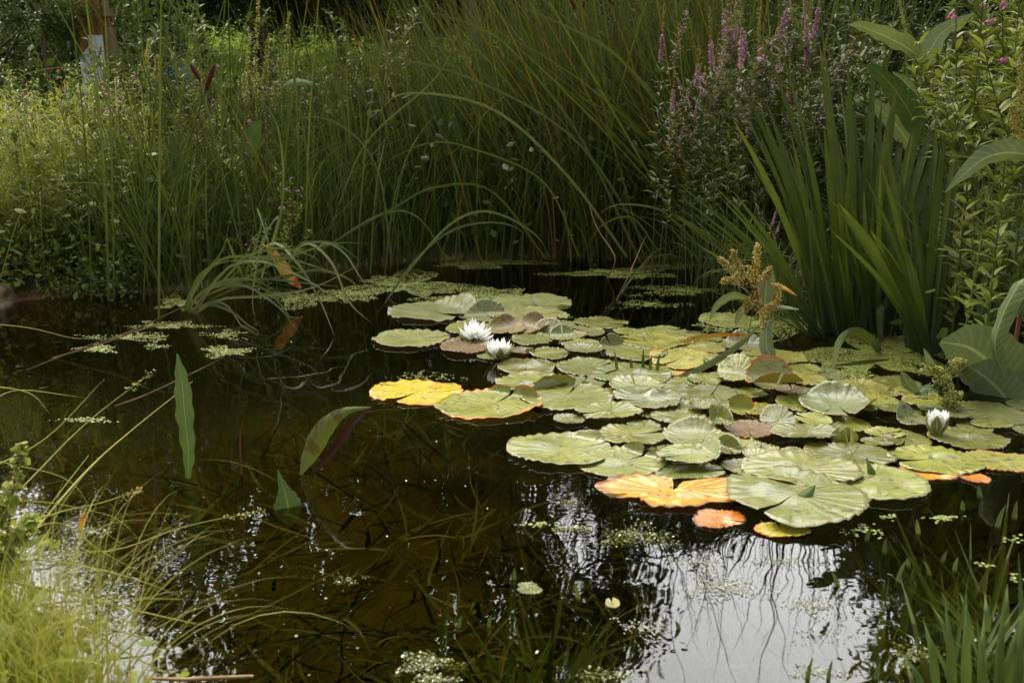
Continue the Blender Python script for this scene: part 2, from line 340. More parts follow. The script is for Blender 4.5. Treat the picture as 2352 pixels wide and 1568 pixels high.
n2 = N(t, 'ShaderNodeTexNoise'); n2.inputs['Scale'].default_value = 130; n2.inputs['Detail'].default_value = 3; L(g.outputs['Position'], n2.inputs['Vector'])
mud = MIX(t, RAMP(t, n.outputs['Fac'], .3, .7), (.17, .14, .048), (.30, .24, .09))
grav = MIX(t, RAMP(t, n2.outputs['Fac'], .35, .65), (.13, .05, .018), (.24, .12, .05))
lf = V(t, 'MULTIPLY', RAMP(t, sx.outputs[0], -1.55, -2.1), RAMP(t, sx.outputs[1], 1.5, 2.4))
bot = MIX(t, lf, mud, grav)
land = MIX(t, RAMP(t, n.outputs['Fac'], .35, .65), (.025, .025, .010), (.045, .055, .015))
land = MIX(t, RAMP(t, sx.outputs[1], 9, 12), land, (.20, .27, .05))
p = N(t, 'ShaderNodeBsdfPrincipled'); L(MIX(t, RAMP(t, sx.outputs[2], .0, .06), bot, land), p.inputs['Base Color']); p.inputs['Roughness'].default_value = .9
b = N(t, 'ShaderNodeBump'); b.inputs['Distance'].default_value = .01; L(n2.outputs['Fac'], b.inputs['Height']); L(b.outputs[0], p.inputs['Normal']); L(p.outputs[0], o.inputs[0])
mb.obj('ground', m, kind='structure')

m, t, o = newmat('pond water'); L = t.links.new
g = N(t, 'ShaderNodeNewGeometry')
def wn(sc, det, st=(1, 1, 1)):
    mp = N(t, 'ShaderNodeMapping'); mp.inputs['Scale'].default_value = st; L(g.outputs['Position'], mp.inputs[0])
    n = N(t, 'ShaderNodeTexNoise'); n.inputs['Scale'].default_value = sc; n.inputs['Detail'].default_value = det; L(mp.outputs[0], n.inputs['Vector']); return n.outputs['Fac']
patch = RAMP(t, wn(1.7, 2), .42, .62)
hh = V(t, 'ADD', V(t, 'MULTIPLY', wn(6, 1), 1.0), V(t, 'MULTIPLY', V(t, 'MULTIPLY', wn(30, 1, (1, 1.5, 1)), patch), .12))
b = N(t, 'ShaderNodeBump'); b.inputs['Strength'].default_value = 1; b.inputs['Distance'].default_value = .0016; L(hh, b.inputs['Height'])
fr = N(t, 'ShaderNodeFresnel'); fr.inputs[0].default_value = 1.48; L(b.outputs[0], fr.inputs[1])
gl = N(t, 'ShaderNodeBsdfGlossy'); gl.inputs['Roughness'].default_value = .012; L(b.outputs[0], gl.inputs['Normal'])
tr = N(t, 'ShaderNodeBsdfTransparent'); tr.inputs[0].default_value = (.80, .78, .55, 1)
mx = N(t, 'ShaderNodeMixShader'); L(fr.outputs[0], mx.inputs[0]); L(tr.outputs[0], mx.inputs[1]); L(gl.outputs[0], mx.inputs[2]); L(mx.outputs[0], o.inputs[0])
va = N(t, 'ShaderNodeVolumeAbsorption'); va.inputs[0].default_value = (.60, .58, .22, 1); va.inputs[1].default_value = 3.1; L(va.outputs[0], o.inputs[1])
mb = MB(); box(mb, -9, 9, .1, 7.2, -1.0, 0); mb.obj('water', m, smooth=False, kind='structure')

# ------------------------------------------------------------------ lily pads: (cx, cy, w, h, kind, notch, label, options) from the photo's ellipses
def pad(cx, cy, w_, h_, kind, notch, label, folds=(), cup=0., tilt=(0, 0), lift=0., gap=.05, wave=1., hump=0., layer=0, name='lily_pad', cat='lily pad', seed=None, rag=0.):
    c = W(cx, cy); rx = (W(cx+w_/2, cy)-W(cx-w_/2, cy)).x/2
    near = W(cx, cy+h_/2).y; far = W(cx, cy-h_/2).y; ry = (far-near)/2; cyw = (far+near)/2
    ry = min(max(ry, .62*rx), 1.25*rx)
    q = random.Random(seed if seed is not None else int(cx*7+cy*13)); NR, NT = 12, 120
    ph = [q.uniform(0, 6.28) for _ in range(8)]; na = R(notch); kk = q.randint(24, 32)
    t = np.linspace(0, 1, NT+1)[None, :]; r = np.concatenate([[.0], np.linspace(.10, 1.0, NR-1)**.8, [1.012]])[:, None]
    g = gap*(.35+.9*r)+.012
    th = g+t*(2*np.pi-2*g)
    edge = 1+.030*np.sin(2*th+ph[0])+.022*np.sin(3*th+ph[1])+.014*np.sin(7*th+ph[2])+.006*np.sin(kk*th+ph[3]+1.5*np.sin(4*th+ph[0]))*(1+.8*np.sin(5*th+ph[6]))+rag*(.10*np.sin(2*th+ph[4])+.08*np.sin(3*th+ph[0])+.05*np.sin(5*th+ph[1])+.03*np.sin(9*th+ph[2]))+.008*np.sin(17*th+ph[5])
    lobe = 1+.05*np.exp(-((t-.06)/.06)**2)+.05*np.exp(-((t-.94)/.06)**2)-.05*np.exp(-(t/.015)**2)-.05*np.exp(-((1-t)/.015)**2)
    rr = r*(1+(edge*lobe-1)*r**2); a = th+na
    x = rr*np.cos(a)*rx; y = rr*np.sin(a)*ry; s = (rx+ry)/2
    z = s*wave*(.012*r**7*np.sin(kk*th+ph[3]+1.5*np.sin(4*th+ph[0]))*(1+.9*np.sin(3*th+ph[6]))+.022*r**3*np.sin(3*th+ph[4])+.018*r**4*np.sin(5*th+ph[5])+.008*r**5*np.sin(11*th+ph[7])+.014*r**4)
    z = z+.0015*np.abs(np.sin(9*th+ph[7]))*r+s*hump*np.exp(-(((x/rx-.2)**2+(y/ry-.25)**2)/.09))
    hb, hc, hd = q.uniform(.02, .09), q.uniform(-.5, .5), q.uniform(-.5, .5)
    z = z+s*hb*np.exp(-(((x/rx-hc)**2+(y/ry-hd)**2)/.07))-s*.5*hb*np.exp(-(((x/rx+hd)**2+(y/ry-hc)**2)/.05))
    z = z+s*(cup+q.uniform(-.01, .04))*r**2.5
    z[-1] = z[-2]-.002
    P = np.stack([x, y, z*np.ones_like(x)], -1)
    for off, ang, phi, soft in folds:            # bend everything beyond a line across the leaf
        nrm = np.array([math.cos(R(ang)), math.sin(R(ang))]); dd = P[..., :2]@nrm - off*s
        k = R(phi)*np.clip(dd/(soft*s), 0, 1); over = np.maximum(dd, 0)
        arc_n = np.where(dd < soft*s, np.sin(k*.5)*over, 0); 
        # integrate a bend: angle grows to phi over the soft width, straight after
        K = R(phi)/(soft*s); sb = np.minimum(over, soft*s); rest = over-sb
        nx_ = np.sin(K*sb)/K+rest*np.cos(R(phi)); zx = (1-np.cos(K*sb))/K+rest*np.sin(R(phi))
        sel = dd > 0
        P[..., 0] = np.where(sel, P[..., 0]+(nx_-dd)*nrm[0], P[..., 0]); P[..., 1] = np.where(sel, P[..., 1]+(nx_-dd)*nrm[1], P[..., 1])
        P[..., 2] = np.where(sel, P[..., 2]*np.cos(np.minimum(k, 1.2))+zx, P[..., 2])
    tx, ty = math.tan(R(tilt[0]+q.uniform(-1.5, 1.5))), math.tan(R(tilt[1]+q.uniform(-1.5, 1.5))); P[..., 2] += P[..., 0]*tx+P[..., 1]*ty
    mb = MB(); i = np.arange(NR)[:, None]*(NT+1)+np.arange(NT)[None, :]
    u = np.zeros(P.shape[:2]+(2,)); u[..., 0] = np.broadcast_to(th/6.2832, P.shape[:2]); u[..., 1] = np.broadcast_to(r, P.shape[:2])
    mb.add(P, np.stack([i, i+NT+1, i+NT+2, i+1], -1), u)
    # the polar centre is a fan; flip so that faces look up
    mb.f[-1] = mb.f[-1][:, ::-1][:, [0, 1, 2, 3]]
    o_ = mb.obj(name, PAD[kind], label=label, cat=cat, group='water lily pads floating on the pond'); o_.location = (c.x, cyw, .003+.0028*layer+lift)
    up = np.mean([pp.normal.z for pp in list(o_.data.polygons)[NT*3:NT*5:7]])
    if up < 0: o_.data.flip_normals()
    return o_, (cx, cy, w_/2, h_/2)
A_ = 90
pads = [
 # far group
 (1221,697,184,38,'olive',-70,'farthest broad lily pad, in front of the duckweed strip',dict(gap=.10)),
 (993,718,197,42,'olive',-35,'dark two lobed pad in the far left of the lily group',dict(folds=[(.45,40,35,.3)],gap=.2)),
 (1118,730,100,28,'olive',200,'small curled pad between the far two lobed pad and the mossy pad',dict(folds=[(.3,100,50,.2)])),
 (1215,728,185,32,'olive',20,'mossy pad sprinkled with duckweed behind the bronze curled leaves',dict(wave=1.5)),
 (943,781,180,40,'olive',10,'lens shaped dark green pad alone at the far left edge of the lilies',dict(gap=.02)),
 (1288,747,68,18,'olive',90,'tiny pad tucked right of the mossy pad',dict()),
 (1380,743,122,28,'green',-25,'outermost far right pad touching open dark water',dict(gap=.1)),
 (1348,765,82,30,'green',160,'small notched pad in front of the outermost far right pad',dict(gap=.2)),
 (1438,763,60,16,'green',0,'little oval pad on its own near the reed bed',dict()),
 (1492,769,76,20,'green',60,'small oval pad next to the little oval one near the reeds',dict()),
 (1075,756,105,32,'green',-90,'pad with a yellow fallen petal under the farther white flower',dict()),
 (1070,801,116,34,'bronze',70,'brownish olive pad in front of the farther white flower',dict(cup=.1)),
 (1125,819,60,16,'green',0,'sliver of green pad beside the nearer white flower of the pair',dict()),
 (1165,768,90,44,'bronze',-90,'glossy red brown pad curling upright left of the far cluster',dict(folds=[(.05,125,62,.8)],lift=.012,cup=.1)),
 (1222,765,84,44,'bronze',-60,'orange brown pad standing folded in the far cluster',dict(folds=[(.0,60,66,.8),(.3,-30,40,.4)],lift=.010)),
 (1262,768,70,32,'silver',-90,'grey glossy pad raised behind the small cupped leaf',dict(folds=[(-.1,80,45,.5)])),
 (1221,788,96,34,'green',-30,'flat green pad below the red brown curled pads',dict(cup=.08)),
 (1320,779,56,16,'bronze',180,'narrow dark red pad right of the cupped leaf',dict(cup=.2)),
 (1294,786,64,30,'green',100,'small cupped green leaf opening to the left in the far cluster',dict(folds=[(.1,100,55,.5)],lift=.006)),
 (1200,812,48,16,'bronze',0,'small brown pad touching the nearer white flower of the pair',dict(cup=.2)),
 (1335,801,86,24,'green',-150,'oval pad between the cupped leaf and open water',dict()),
 (1262,816,92,28,'green',-20,'insect trailed pad behind the broad humped pad',dict(wave=1.3)),
 (1342,817,84,24,'green',200,'shallow dish shaped pad at the right edge of the far cluster',dict(cup=.12)),
 (1505,790,165,38,'green',170,'wide pad under the fallen orange stalk tip',dict()),
 (1408,800,60,22,'olive',120,'small rolled pad left of the wide pad',dict(folds=[(.0,90,60,.4)])),
 (1460,819,140,36,'green',-60,'pad behind the short upright iris shoots',dict()),
 (1608,806,112,28,'green',0,'round green pad below the orange arching stalk',dict()),
 (1567,833,140,46,'lime',-140,'green pad stained orange along its far edge',dict()),
 (1659,840,87,40,'green',30,'pad left of the rust brown dock plant',dict()),
 (1675,738,135,36,'olive',0,'dull pad among sedge blades behind the dock seed head',dict()),
 (1712,798,90,40,'silver',60,'crumpled greyish pad behind the dock stem',dict(folds=[(.2,80,40,.4)])),
 (1780,826,150,30,'green',180,'pad in shade right of the dock stem',dict()),
 # middle left
 (1211,845,138,37,'green',-100,'humped pad in front of the pair of white flowers',dict(hump=.16,wave=1.4)),
 (1349,849,147,38,'green',30,'wavy oval pad right of the humped pad',dict(wave=1.5)),
 (1224,884,176,44,'green',-40,'pad with a turned up flap at its near edge',dict(folds=[(.72,-60,110,.12)])),
 (1452,866,184,46,'green',-80,'broad pad just in front of the upright iris shoots',dict(hump=.1)),
 (958,904,217,52,'yellow',-118,'bright yellow pad with orange rim alone in dark water',dict(gap=.10)),
 (1120,936,240,64,'lime',55,'yellowing pad with orange spots beside the yellow one',dict(folds=[(.70,60,80,.12)],gap=.03)),
 (1553,893,60,24,'green',0,'small pad wedged behind the cupped shiny pad',dict()),
 (1460,897,124,42,'silver',90,'shiny pad half hidden behind the shield shaped one',dict(cup=.1)),
 (1300,917,222,64,'pale',70,'very broad green pad in the middle left of the lilies',dict(folds=[(.72,95,100,.12)])),
 (1489,928,148,50,'silver',-165,'domed shiny pad with a greyish sheen at the middle',dict(hump=.25,cup=.05)),
 (1590,912,94,28,'green',-60,'pad right of the domed shiny pad',dict()),
 (1617,929,64,18,'green',20,'narrow pad in the gap right of the domed pad',dict()),
 (1619,877,76,44,'green',-120,'ribbed round pad left of the tilted leaf',dict(wave=1.4)),
 (1656,939,84,24,'green',140,'green pad below the folded bronze leaf',dict()),
 (1401,957,152,34,'green',-150,'scalloped pad with open water in front of it',dict(wave=1.4)),
 (1306,967,70,22,'green',0,'smallest green pad at the left tip by itself',dict(cup=.08)),
 (1480,978,76,22,'green',180,'small pad behind the ragged gap of dark water',dict()),
 (1558,965,122,34,'green',10,'grooved pad behind the V shaped cupped leaf',dict()),
 (1592,984,96,24,'green',-60,'low pad partly under the grooved pad',dict()),
 (1608,949,54,22,'green',90,'small pad turned up at its edge near the brown oval leaf',dict(cup=.25)),
 (1640,968,48,16,'bronze',0,'brown oval leaf beside the V shaped cupped leaf',dict()),
 # middle right
 (1780,858,92,32,'green',-90,'pad lying right of the tilted leaf under the hanging dock leaf',dict()),
 (1765,885,64,24,'green',0,'small pad behind the taco folded leaf',dict()),
 (1848,876,90,40,'green',-60,'pad under the long lying iris blade',dict()),
 (1693,880,90,56,'green',110,'tilted green leaf with its far half raised',dict(folds=[(-.25,60,38,.5)],lift=.008)),
 (1974,895,124,38,'green',-130,'notched pad alone right of the bent iris blade',dict(gap=.2)),
 (2040,906,64,24,'green',0,'small pad touching the right of the notched pad',dict()),
 (2015,929,90,34,'green',160,'olive pad between the silver rolled pad and the notched one',dict()),
 (2047,948,60,20,'green',0,'thin pad right below the olive pad',dict()),
 (1990,947,44,16,'green',0,'sliver of pad behind the silver rolled pad',dict()),
 (2105,912,92,30,'green',170,'pad beneath the pale yellow flower spray',dict()),
 (2130,933,108,32,'green',-30,'pad overlapped behind the white flower bud group',dict()),
 (2145,951,72,18,'olive',0,'low pad edge left of the half open flower',dict()),
 (2278,951,160,48,'olive',150,'large dull pad at the right below the big dock leaves',dict()),
 (2345,934,60,30,'olive',0,'pad cut by the right frame edge below the dock leaves',dict()),
 (2195,966,56,48,'olive',60,'upright backed pad behind the half open flower',dict(folds=[(.1,90,50,.4)])),
 (2277,979,96,20,'green',0,'narrow pad with a shiny bubble on its right tip',dict()),
 (2352,990,48,32,'green',0,'pad cut off at the right frame edge, level with the half open flower',dict()),
 (2092,970,78,46,'silver',-40,'folded purplish grey pad left of the half open flower',dict(folds=[(.0,130,55,.4)],lift=.004)),
 (1845,938,120,42,'green',-100,'shiny edged pad left of the silver rolled pad',dict(cup=.1)),
 (1925,945,168,62,'silver',-95,'large silvery pad with rolled rim in the middle right',dict(folds=[(.45,75,40,.4),(.5,-40,50,.3)],cup=.06)),
 (1775,906,128,42,'taco',-90,'taco folded bronze leaf held above the water',dict(folds=[(.1,88,70,.5),(.25,-92,50,.4)],lift=.022)),
 (1869,979,82,30,'green',150,'green pad right of the rounded silver leaf',dict()),
 (1791,974,82,44,'silver',200,'rounded silver leaf tilted towards the camera',dict(folds=[(-.3,90,32,.6)],lift=.004)),
 (1720,993,106,40,'bronze',-100,'olive brown pad below the orange folded leaf',dict(cup=.08)),
 (1707,958,64,38,'lime',-90,'orange and yellow leaf standing folded above its neighbours',dict(folds=[(-.05,70,85,.35),(.3,-20,60,.3)],lift=.012)),
 (1649,985,72,40,'green',-90,'V shaped cupped leaf pointing at the camera',dict(folds=[(.05,25,65,.2),(.05,155,65,.2)],lift=.012)),
 (2032,998,88,24,'green',0,'small notched pad left of the half open flower',dict(gap=.2)),
 (2015,1018,76,20,'green',10,'smaller notched pad right in front of its twin',dict(gap=.25)),
 (1848,1008,156,36,'green',165,'scalloped pad left of the closed bud',dict()),
 (1827,1013,68,20,'bronze',0,'brown oval leaf lying on the scalloped pad',dict()),
 (2224,1014,175,48,'green',60,'broad pad in front of the half open flower',dict(hump=.06)),
 # near row
 (2130,1088,130,34,'orange',0,'orange decaying pad peeping from under the near right pad',dict()),
 (2240,1099,64,26,'orange',-90,'small red orange leaf sinking under the right pads',dict()),
 (2295,1062,152,48,'lime',180,'yellow green pad at the right edge of the near row',dict()),
 (1961,1050,177,54,'green',-70,'flat broad pad behind the speckled pad',dict()),
 (2151,1061,206,64,'green',190,'wide pad with one raised glossy blister, near right',dict(hump=.1)),
 (1453,1003,165,46,'green',20,'pad directly behind the big left pad',dict()),
 (1583,1085,162,34,'green',0,'pad under the pointed folded leaf of the near row',dict()),
 (1600,1022,152,60,'pale',-30,'ribbed pale pad in the near row centre',dict(folds=[(.45,95,30,.3)],wave=1.4)),
 (1424,1066,196,68,'pale',35,'near pad with a folded grey flap, left of the orange leaf',dict(folds=[(.70,45,80,.12)])),
 (1287,1039,246,72,'pale',20,'big leftmost pad of the near row with a pale midrib groove',dict(folds=[(.74,55,60,.14)],gap=.015)),
 (1660,1031,84,36,'green',90,'small torn pad between the ribbed pads',dict()),
 (1585,1066,150,42,'pale',-150,'pointed pale leaf folded along its right side',dict(folds=[(.5,20,50,.2)],lift=.006)),
 (1745,1034,62,30,'green',0,'small pad above the little silver leaf',dict()),
 (1787,1048,60,28,'green',60,'small ribbed pad left of the flat broad pad',dict()),
 (1822,1046,46,22,'green',0,'tiny pad squeezed beside the small ribbed pad',dict()),
 (1715,1075,110,38,'pale',0,'pad beneath the little silver leaf',dict()),
 (1672,1058,58,44,'green',-90,'green leaf folded upright into a peak in the near row',dict(folds=[(-.1,40,75,.3)],lift=.01)),
 (1737,1058,64,42,'silver',-120,'little silver leaf lying on other pads',dict(cup=.1)),
 (1778,1078,82,38,'green',-60,'pad just behind the largest pads',dict()),
 (1545,1132,292,80,'orange',75,'large bright orange decaying pad half under water',dict(wave=1.2,gap=.12,rag=1.3,tilt=(.8,-1.4))),
 (1650,1193,116,44,'orange',-20,'smaller orange leaf left of the largest pad',dict(wave=1.,rag=.8)),
 (1795,1220,124,32,'yellow',90,'yellow leaf showing under the front edge of the largest pad',dict()),
 (2015,1115,226,86,'pale',150,'speckled near pad with dark insect marks, right of the largest pad',dict(hump=.04)),
 (1840,1094,272,76,'pale',-60,'wide pale pad tucked behind the largest pad',dict(wave=1.3)),
 (1830,1158,320,132,'pale',-135,'largest pad, nearest the camera, with ribbed pale surface',dict(gap=.03)),
]
ex = [(1240,866),(1340,880),(1400,845),(1530,850),(1570,880),(1410,905),(1560,938),(1640,905),(1700,860),(1745,942),(1720,905),(1820,900),(1880,905),(1905,990),(1950,975),(1990,1040),(1500,950),(1690,1020),(1900,1040),(1560,1040),(2080,940),(2170,930),(2240,985),(2080,1010),(1600,780),(1530,762),(1650,790),(1740,850),(1660,868),(1830,850),(2060,880),(1900,860)]
for k, (x, y) in enumerate(ex):
    pads.insert(0, (x, y, 70+(k*37) % 45, (70+(k*37) % 45)*(.26+.00045*(y-780)), ['green', 'olive', 'green', 'lime', 'green', 'bronze'][k % 6] if k % 6 < 5 or k < 12 else 'green', (k*73) % 360, 'lily pad mostly covered by its neighbours in the crowded middle of the mat', {}))
def over(a, b):
    dx = abs(a[0]-b[0])/(a[2]+b[2]); dy = abs(a[1]-b[1])/(a[3]+b[3]); return dx*dx+dy*dy < .85
done = []
for cx, cy, w_, h_, kind, notch, label, op in pads:
    me_ = (cx, cy, w_/2, h_/2); ly = 0
    for e, l in done:
        if over(e, me_): ly = max(ly, l+1)
    if kind == 'orange': ly = 0; op = dict(op, lift=-.0015 if 'large' not in label else -.0008)
    pad(cx, cy, w_, h_, kind, notch, label, layer=min(ly, 6), **op); done.append((me_, min(ly, 6)))
# three small pale heart leaves drifting in open water
pad(1218,1359,56,18,'pale',200,'pale heart shaped leaf drifting in open water near the bottom',name='lily_pad',cat='floating leaf')
pad(1211,1348,44,12,'pale',40,'thin pale leaf overlapping behind the drifting heart shaped one',name='lily_pad',cat='floating leaf')
pad(1407,1388,34,26,'pale',100,'single small round pale leaf in the sky reflection',name='lily_pad',cat='floating leaf',gap=.25)
# upright young leaf standing on the largest pad
def hero(name, pts, wpx, mat, Y0, parent=None, across=7, wavy=.0, cupk=.15, roll=0., n=18, seed=1, **k):
    """leaf through photo points (px,py,dY): real place, size and thickness-free blade with wavy margin"""
    P = np.array([list(at(x, y, Y0+dy)) for x, y, dy in pts]); P = spline(P, n); ww = np.interp(np.linspace(0, 1, n), np.linspace(0, 1, len(wpx)), wpx)
    if len(wpx) > 3: ww = spline(np.array(wpx, float)[:, None], n)[:, 0]
    dist = np.linalg.norm(P-np.array([0, 0, CAMH]), axis=1); wd = np.maximum(ww, .8)*dist/FP
    T = unit(np.gradient(P, axis=0)); vw = unit(P-np.array([0, 0, CAMH])); sd_ = unit(np.cross(T, vw)); nn = np.cross(sd_, T)
    a = roll; sd2 = sd_*math.cos(a)+nn*math.sin(a); n2 = nn*math.cos(a)-sd_*math.sin(a)
    q = np.linspace(-1, 1, across)[None, :, None]; q0 = random.Random(seed); p1, p2 = q0.uniform(0, 6), q0.uniform(0, 6)
    s = np.linspace(0, 1, n)[:, None, None]
    edge = 1+wavy*.5*np.sin(s*38+p1)*np.abs(q)
    v = P[:, None, :]+sd2[:, None, :]*q*edge*wd[:, None, None]/2+n2[:, None, :]*(np.abs(q)**1.3*cupk+wavy*np.abs(q)**2*np.sin(s*31+p2+q*2))*wd[:, None, None]/2
    i = np.arange(n-1)[:, None]*across+np.arange(across-1)[None, :]
    u = np.zeros((n, across, 2)); u[..., 0] = (q[..., 0]+1)/2; u[..., 1] = s[..., 0]
    mb = MB(); mb.add(v, np.stack([i, i+1, i+across+1, i+across], -1), u); o = mb.obj(name, mat, parent, **k)
    pl = o.data.polygons[(len(o.data.polygons)//2)]
    if pl.normal.dot(Vector((0, 0, CAMH))-pl.center) < 0: o.data.flip_normals()
    return o
hero('young_water_lily', [(1828,1163,0),(1850,1140,.0),(1872,1114,.02)], [4,26,24,4], M_sold, W(1828,1163).y, cupk=.5, label='slim folded young leaf standing upright on the largest lily pad', cat='lily leaf')
hero('young_water_lily', [(2010,1098,0),(2000,1080,.0),(1990,1050,.02)], [4,16,10,2], M_sold, W(2010,1098).y, cupk=.5, label='slender folded young leaf standing beside the speckled near pad', cat='lily leaf')

# ------------------------------------------------------------------ water lily flowers
M_pet = leafmat('white petal', (.93, .93, .91), (.96, .96, .95), .4, .3, nscale=3, objvar=.02, tint=(1, 1, .9), kn=.1)
M_sep = leafmat('sepal', (.20, .22, .05), (.30, .30, .09), .4, .2, nscale=8, vein=.0, rib=.6)
M_stam = leafmat('stamen', (.65, .42, .03), (.75, .52, .05), .5, .2)
def petal_mb(L, wd, th0, bend, az, cup=.5, r0=.006, z0=.0):
    n, ac = 9, 5; P = arcs(np.array([[r0*math.cos(az), r0*math.sin(az), z0]]), np.array([az]), np.array([th0]), np.array([bend]), np.array([L]), n, 1.0)[0]
    T = unit(np.gradient(P, axis=0)); sd_ = np.array([-math.sin(az), math.cos(az), 0]); nn = np.cross(T, sd_[None, :])
    pr = prof_leaf(n, np.array([wd]), .5)[0]; pr[0] = wd*.35; q = np.linspace(-1, 1, ac)
    v = P[:, None, :]+sd_[None, None, :]*q[None, :, None]*pr[:, None, None]/2+nn[:, None, :]*(-cup*q[None, :, None]**2*pr[:, None, None]/2)*1.0
    i = np.arange(n-1)[:, None]*ac+np.arange(ac-1)[None, :]; u = np.zeros((n, ac, 2)); u[..., 0] = (q+1)/2; u[..., 1] = np.linspace(0, 1, n)[:, None]
    mb = MB(); mb.add(v, np.stack([i, i+1, i+ac+1, i+ac], -1), u); return mb
def flower(px, py, dia, label, openness, seed, z=.012, name='water_lily_flower', tilt=(0, 0), zs=1.0):
    p = W(px, py); q = random.Random(seed); t_ = empty(name, (p.x, p.y, z), q.uniform(0, 6), label=label, cat='water lily'); t_.rotation_euler = (R(tilt[0]), R(tilt[1]), q.uniform(0, 6) if tilt == (0, 0) else 0)
    L = dia*.56; oo = openness
    for j in range(4):
        az = j*math.pi/2+.4; petal_mb(L*(.98+.04*q.random()), L*.42, R(15+70*oo), R(-34*oo), az, .5, .008, -.004).obj('sepal', M_sep, t_)
    for ring, (n_, th, ln, wf) in enumerate([(8, 10+64*oo, 1.0, .36), (8, 6+50*oo, .95, .34), (7, 3+36*oo, .85, .30), (6, 2+20*oo, .7, .26)]):
        for j in range(n_):
            az = (j+.5*ring+q.uniform(-.12, .12))*2*math.pi/n_
            petal_mb(L*ln*q.uniform(.93, 1.05), L*wf, R(th+q.uniform(-5, 5)), R(-30*oo+8), az, .65, .006, .002+.002*ring).obj('petal', M_pet, t_)
    if oo > .5:
        mb = MB(); n_ = 36; az = rng.uniform(0, 6.28, n_); Pp = arcs(np.zeros((n_, 3))+[0, 0, .008], az, rng.uniform(.1, .7, n_), -rng.uniform(.2, .6, n_), np.full(n_, L*.38), 4)
        ribbons(mb, Pp, np.full((n_, 4), .0022), unit(np.stack([-np.sin(az), np.cos(az), az*0], -1)), .2); mb.obj('stamens', M_stam, t_)
    return t_
flower(1090, 783, .128, 'fully open white water lily, the farther of the pair', .95, 3, tilt=(10, 14))
flower(1145, 829, .118, 'open white water lily in front of the other of the pair', .50, 5, z=.014)
flower(2148, 1004, .112, 'half open white water lily by the right pads with green sepals', .05, 9, z=.010)
def bud(px, py, hgt, wd, label):
    p = W(px, py); t_ = empty('water_lily_bud', (p.x, p.y, .0), 0.4, label=label, cat='flower bud')
    for j in range(4): petal_mb(hgt, wd*1.25, R(38), R(-62), j*math.pi/2+.5, .8, .003, -.006).obj('sepal', M_sep, t_)
    mb = MB(); zz = np.linspace(-.004, hgt*.84, 9); tube(mb, [(0, 0, z_) for z_ in zz], wd*.42*np.sin(np.linspace(.5, 3.05, 9)), 8); mb.obj('petals', M_sep, t_)
    mb = MB(); tube(mb, [(0, 0, -.35), (.01, 0, -.15), (0, 0, 0)], .004); mb.obj('stem', M_redstem, t_)
bud(1938, 1018, .048, .030, 'closed green water lily bud standing out of dark water')
bud(1218, 812, .028, .014, 'tiny green bud beside the nearer white flower of the pair')
bud(1272, 788, .03, .016, 'small green bud in the far cluster of curled pads')

# ------------------------------------------------------------------ duckweed, algae, scum (nobody could count it)
def clip_pond(x, y, lim=.03): return sdist(x, y) < -lim
def flakes(patches, size, mat, name, label, cat, zr=(.001, .004), tiltk=.12, mul=1.):
    P = []
    for (cx, cy, w_, h_, n_, dens) in patches:
        k = int(n_*mul); ang = rng.uniform(0, 6.28, k); rr = rng.uniform(0, 1, k)**dens
        wob = 1+.35*np.sin(3*ang+cx)+.25*np.sin(5*ang+cy)+.15*np.sin(11*ang)
        x = cx+np.cos(ang)*rr*wob*w_/2; y = cy+np.sin(ang)*rr*wob*h_/2
        a = (x-1176)/FP; b_ = -(y-784)/FP; dy = math.cos(PITCH)+b_*math.sin(PITCH); dz = -math.sin(PITCH)+b_*math.cos(PITCH); tt = -CAMH/dz
        P.append(np.stack([a*tt, dy*tt], -1))
    P = np.concatenate(P)
    keep = np.sin(P[:, 0]*37+np.sin(P[:, 1]*29)*1.7)+np.sin(P[:, 1]*41+P[:, 0]*13)+rng.uniform(-1, 1.6, len(P)) > -1.1
    P = P[keep & (sdist(P[:, 0], P[:, 1]) < .02)]; n_ = len(P)
    s = rng.uniform(size*.7, size*1.25, n_); az = rng.uniform(0, 6.28, n_); d = np.stack([np.cos(az), np.sin(az), rng.normal(0, tiltk, n_)], -1)
    t3 = np.array([-.5, 0, .5]); path = np.concatenate([P, rng.uniform(*zr, n_)[:, None]], 1)[:, None, :]+d[:, None, :]*t3[None, :, None]*s[:, None, None]
    mb = MB(); sd_ = np.stack([-np.sin(az), np.cos(az), rng.normal(0, tiltk, n_)], -1)
    ribbons(mb, path, s[:, None]*np.array([.55, .9, .55])[None, :], sd_, .08)
    return mb.obj(name, mat, label=label, cat=cat, kind='stuff')
flakes([(1108,604,240,22,9000,.55),(1118,684,225,38,6500,.6),(930,655,250,50,9000,.6),(1425,628,240,22,6000,.6),(1560,610,200,16,3000,.6),(2010,815,290,90,16000,.55),(2150,800,200,60,5000,.6),
        (1830,740,260,60,5000,.6),(1690,745,160,40,2500,.6),(1940,862,160,36,1800,.7),(403,694,78,26,1800,.55),(300,775,190,16,700,.6),(390,748,160,16,800,.6),(225,802,80,16,600,.6),(517,808,100,22,900,.6),
        (520,770,90,20,400,.8),(700,684,190,36,3200,.6),(820,676,120,30,1700,.6),(200,966,116,12,110,.7),(360,796,60,10,120,.7),(980,866,170,20,160,.8),(1232,1207,70,12,40,.7),(1560,668,200,24,1500,.7),(1490,700,160,18,500,.8),(1290,1216,50,8,14,.8),
        (2165,1192,70,14,70,.7),(2040,1190,40,10,25,.7),(1985,1222,100,30,50,.9),(2250,1300,50,10,16,.7),(2330,1240,50,16,24,.7),(1190,730,200,26,700,.7),(950,781,150,26,300,.7),(2300,860,120,40,1200,.7),(2330,1330,50,20,16,.9)],
       .0058, M_duck, 'duckweed', 'yellow green duckweed mats between reeds and lily pads', 'duckweed')
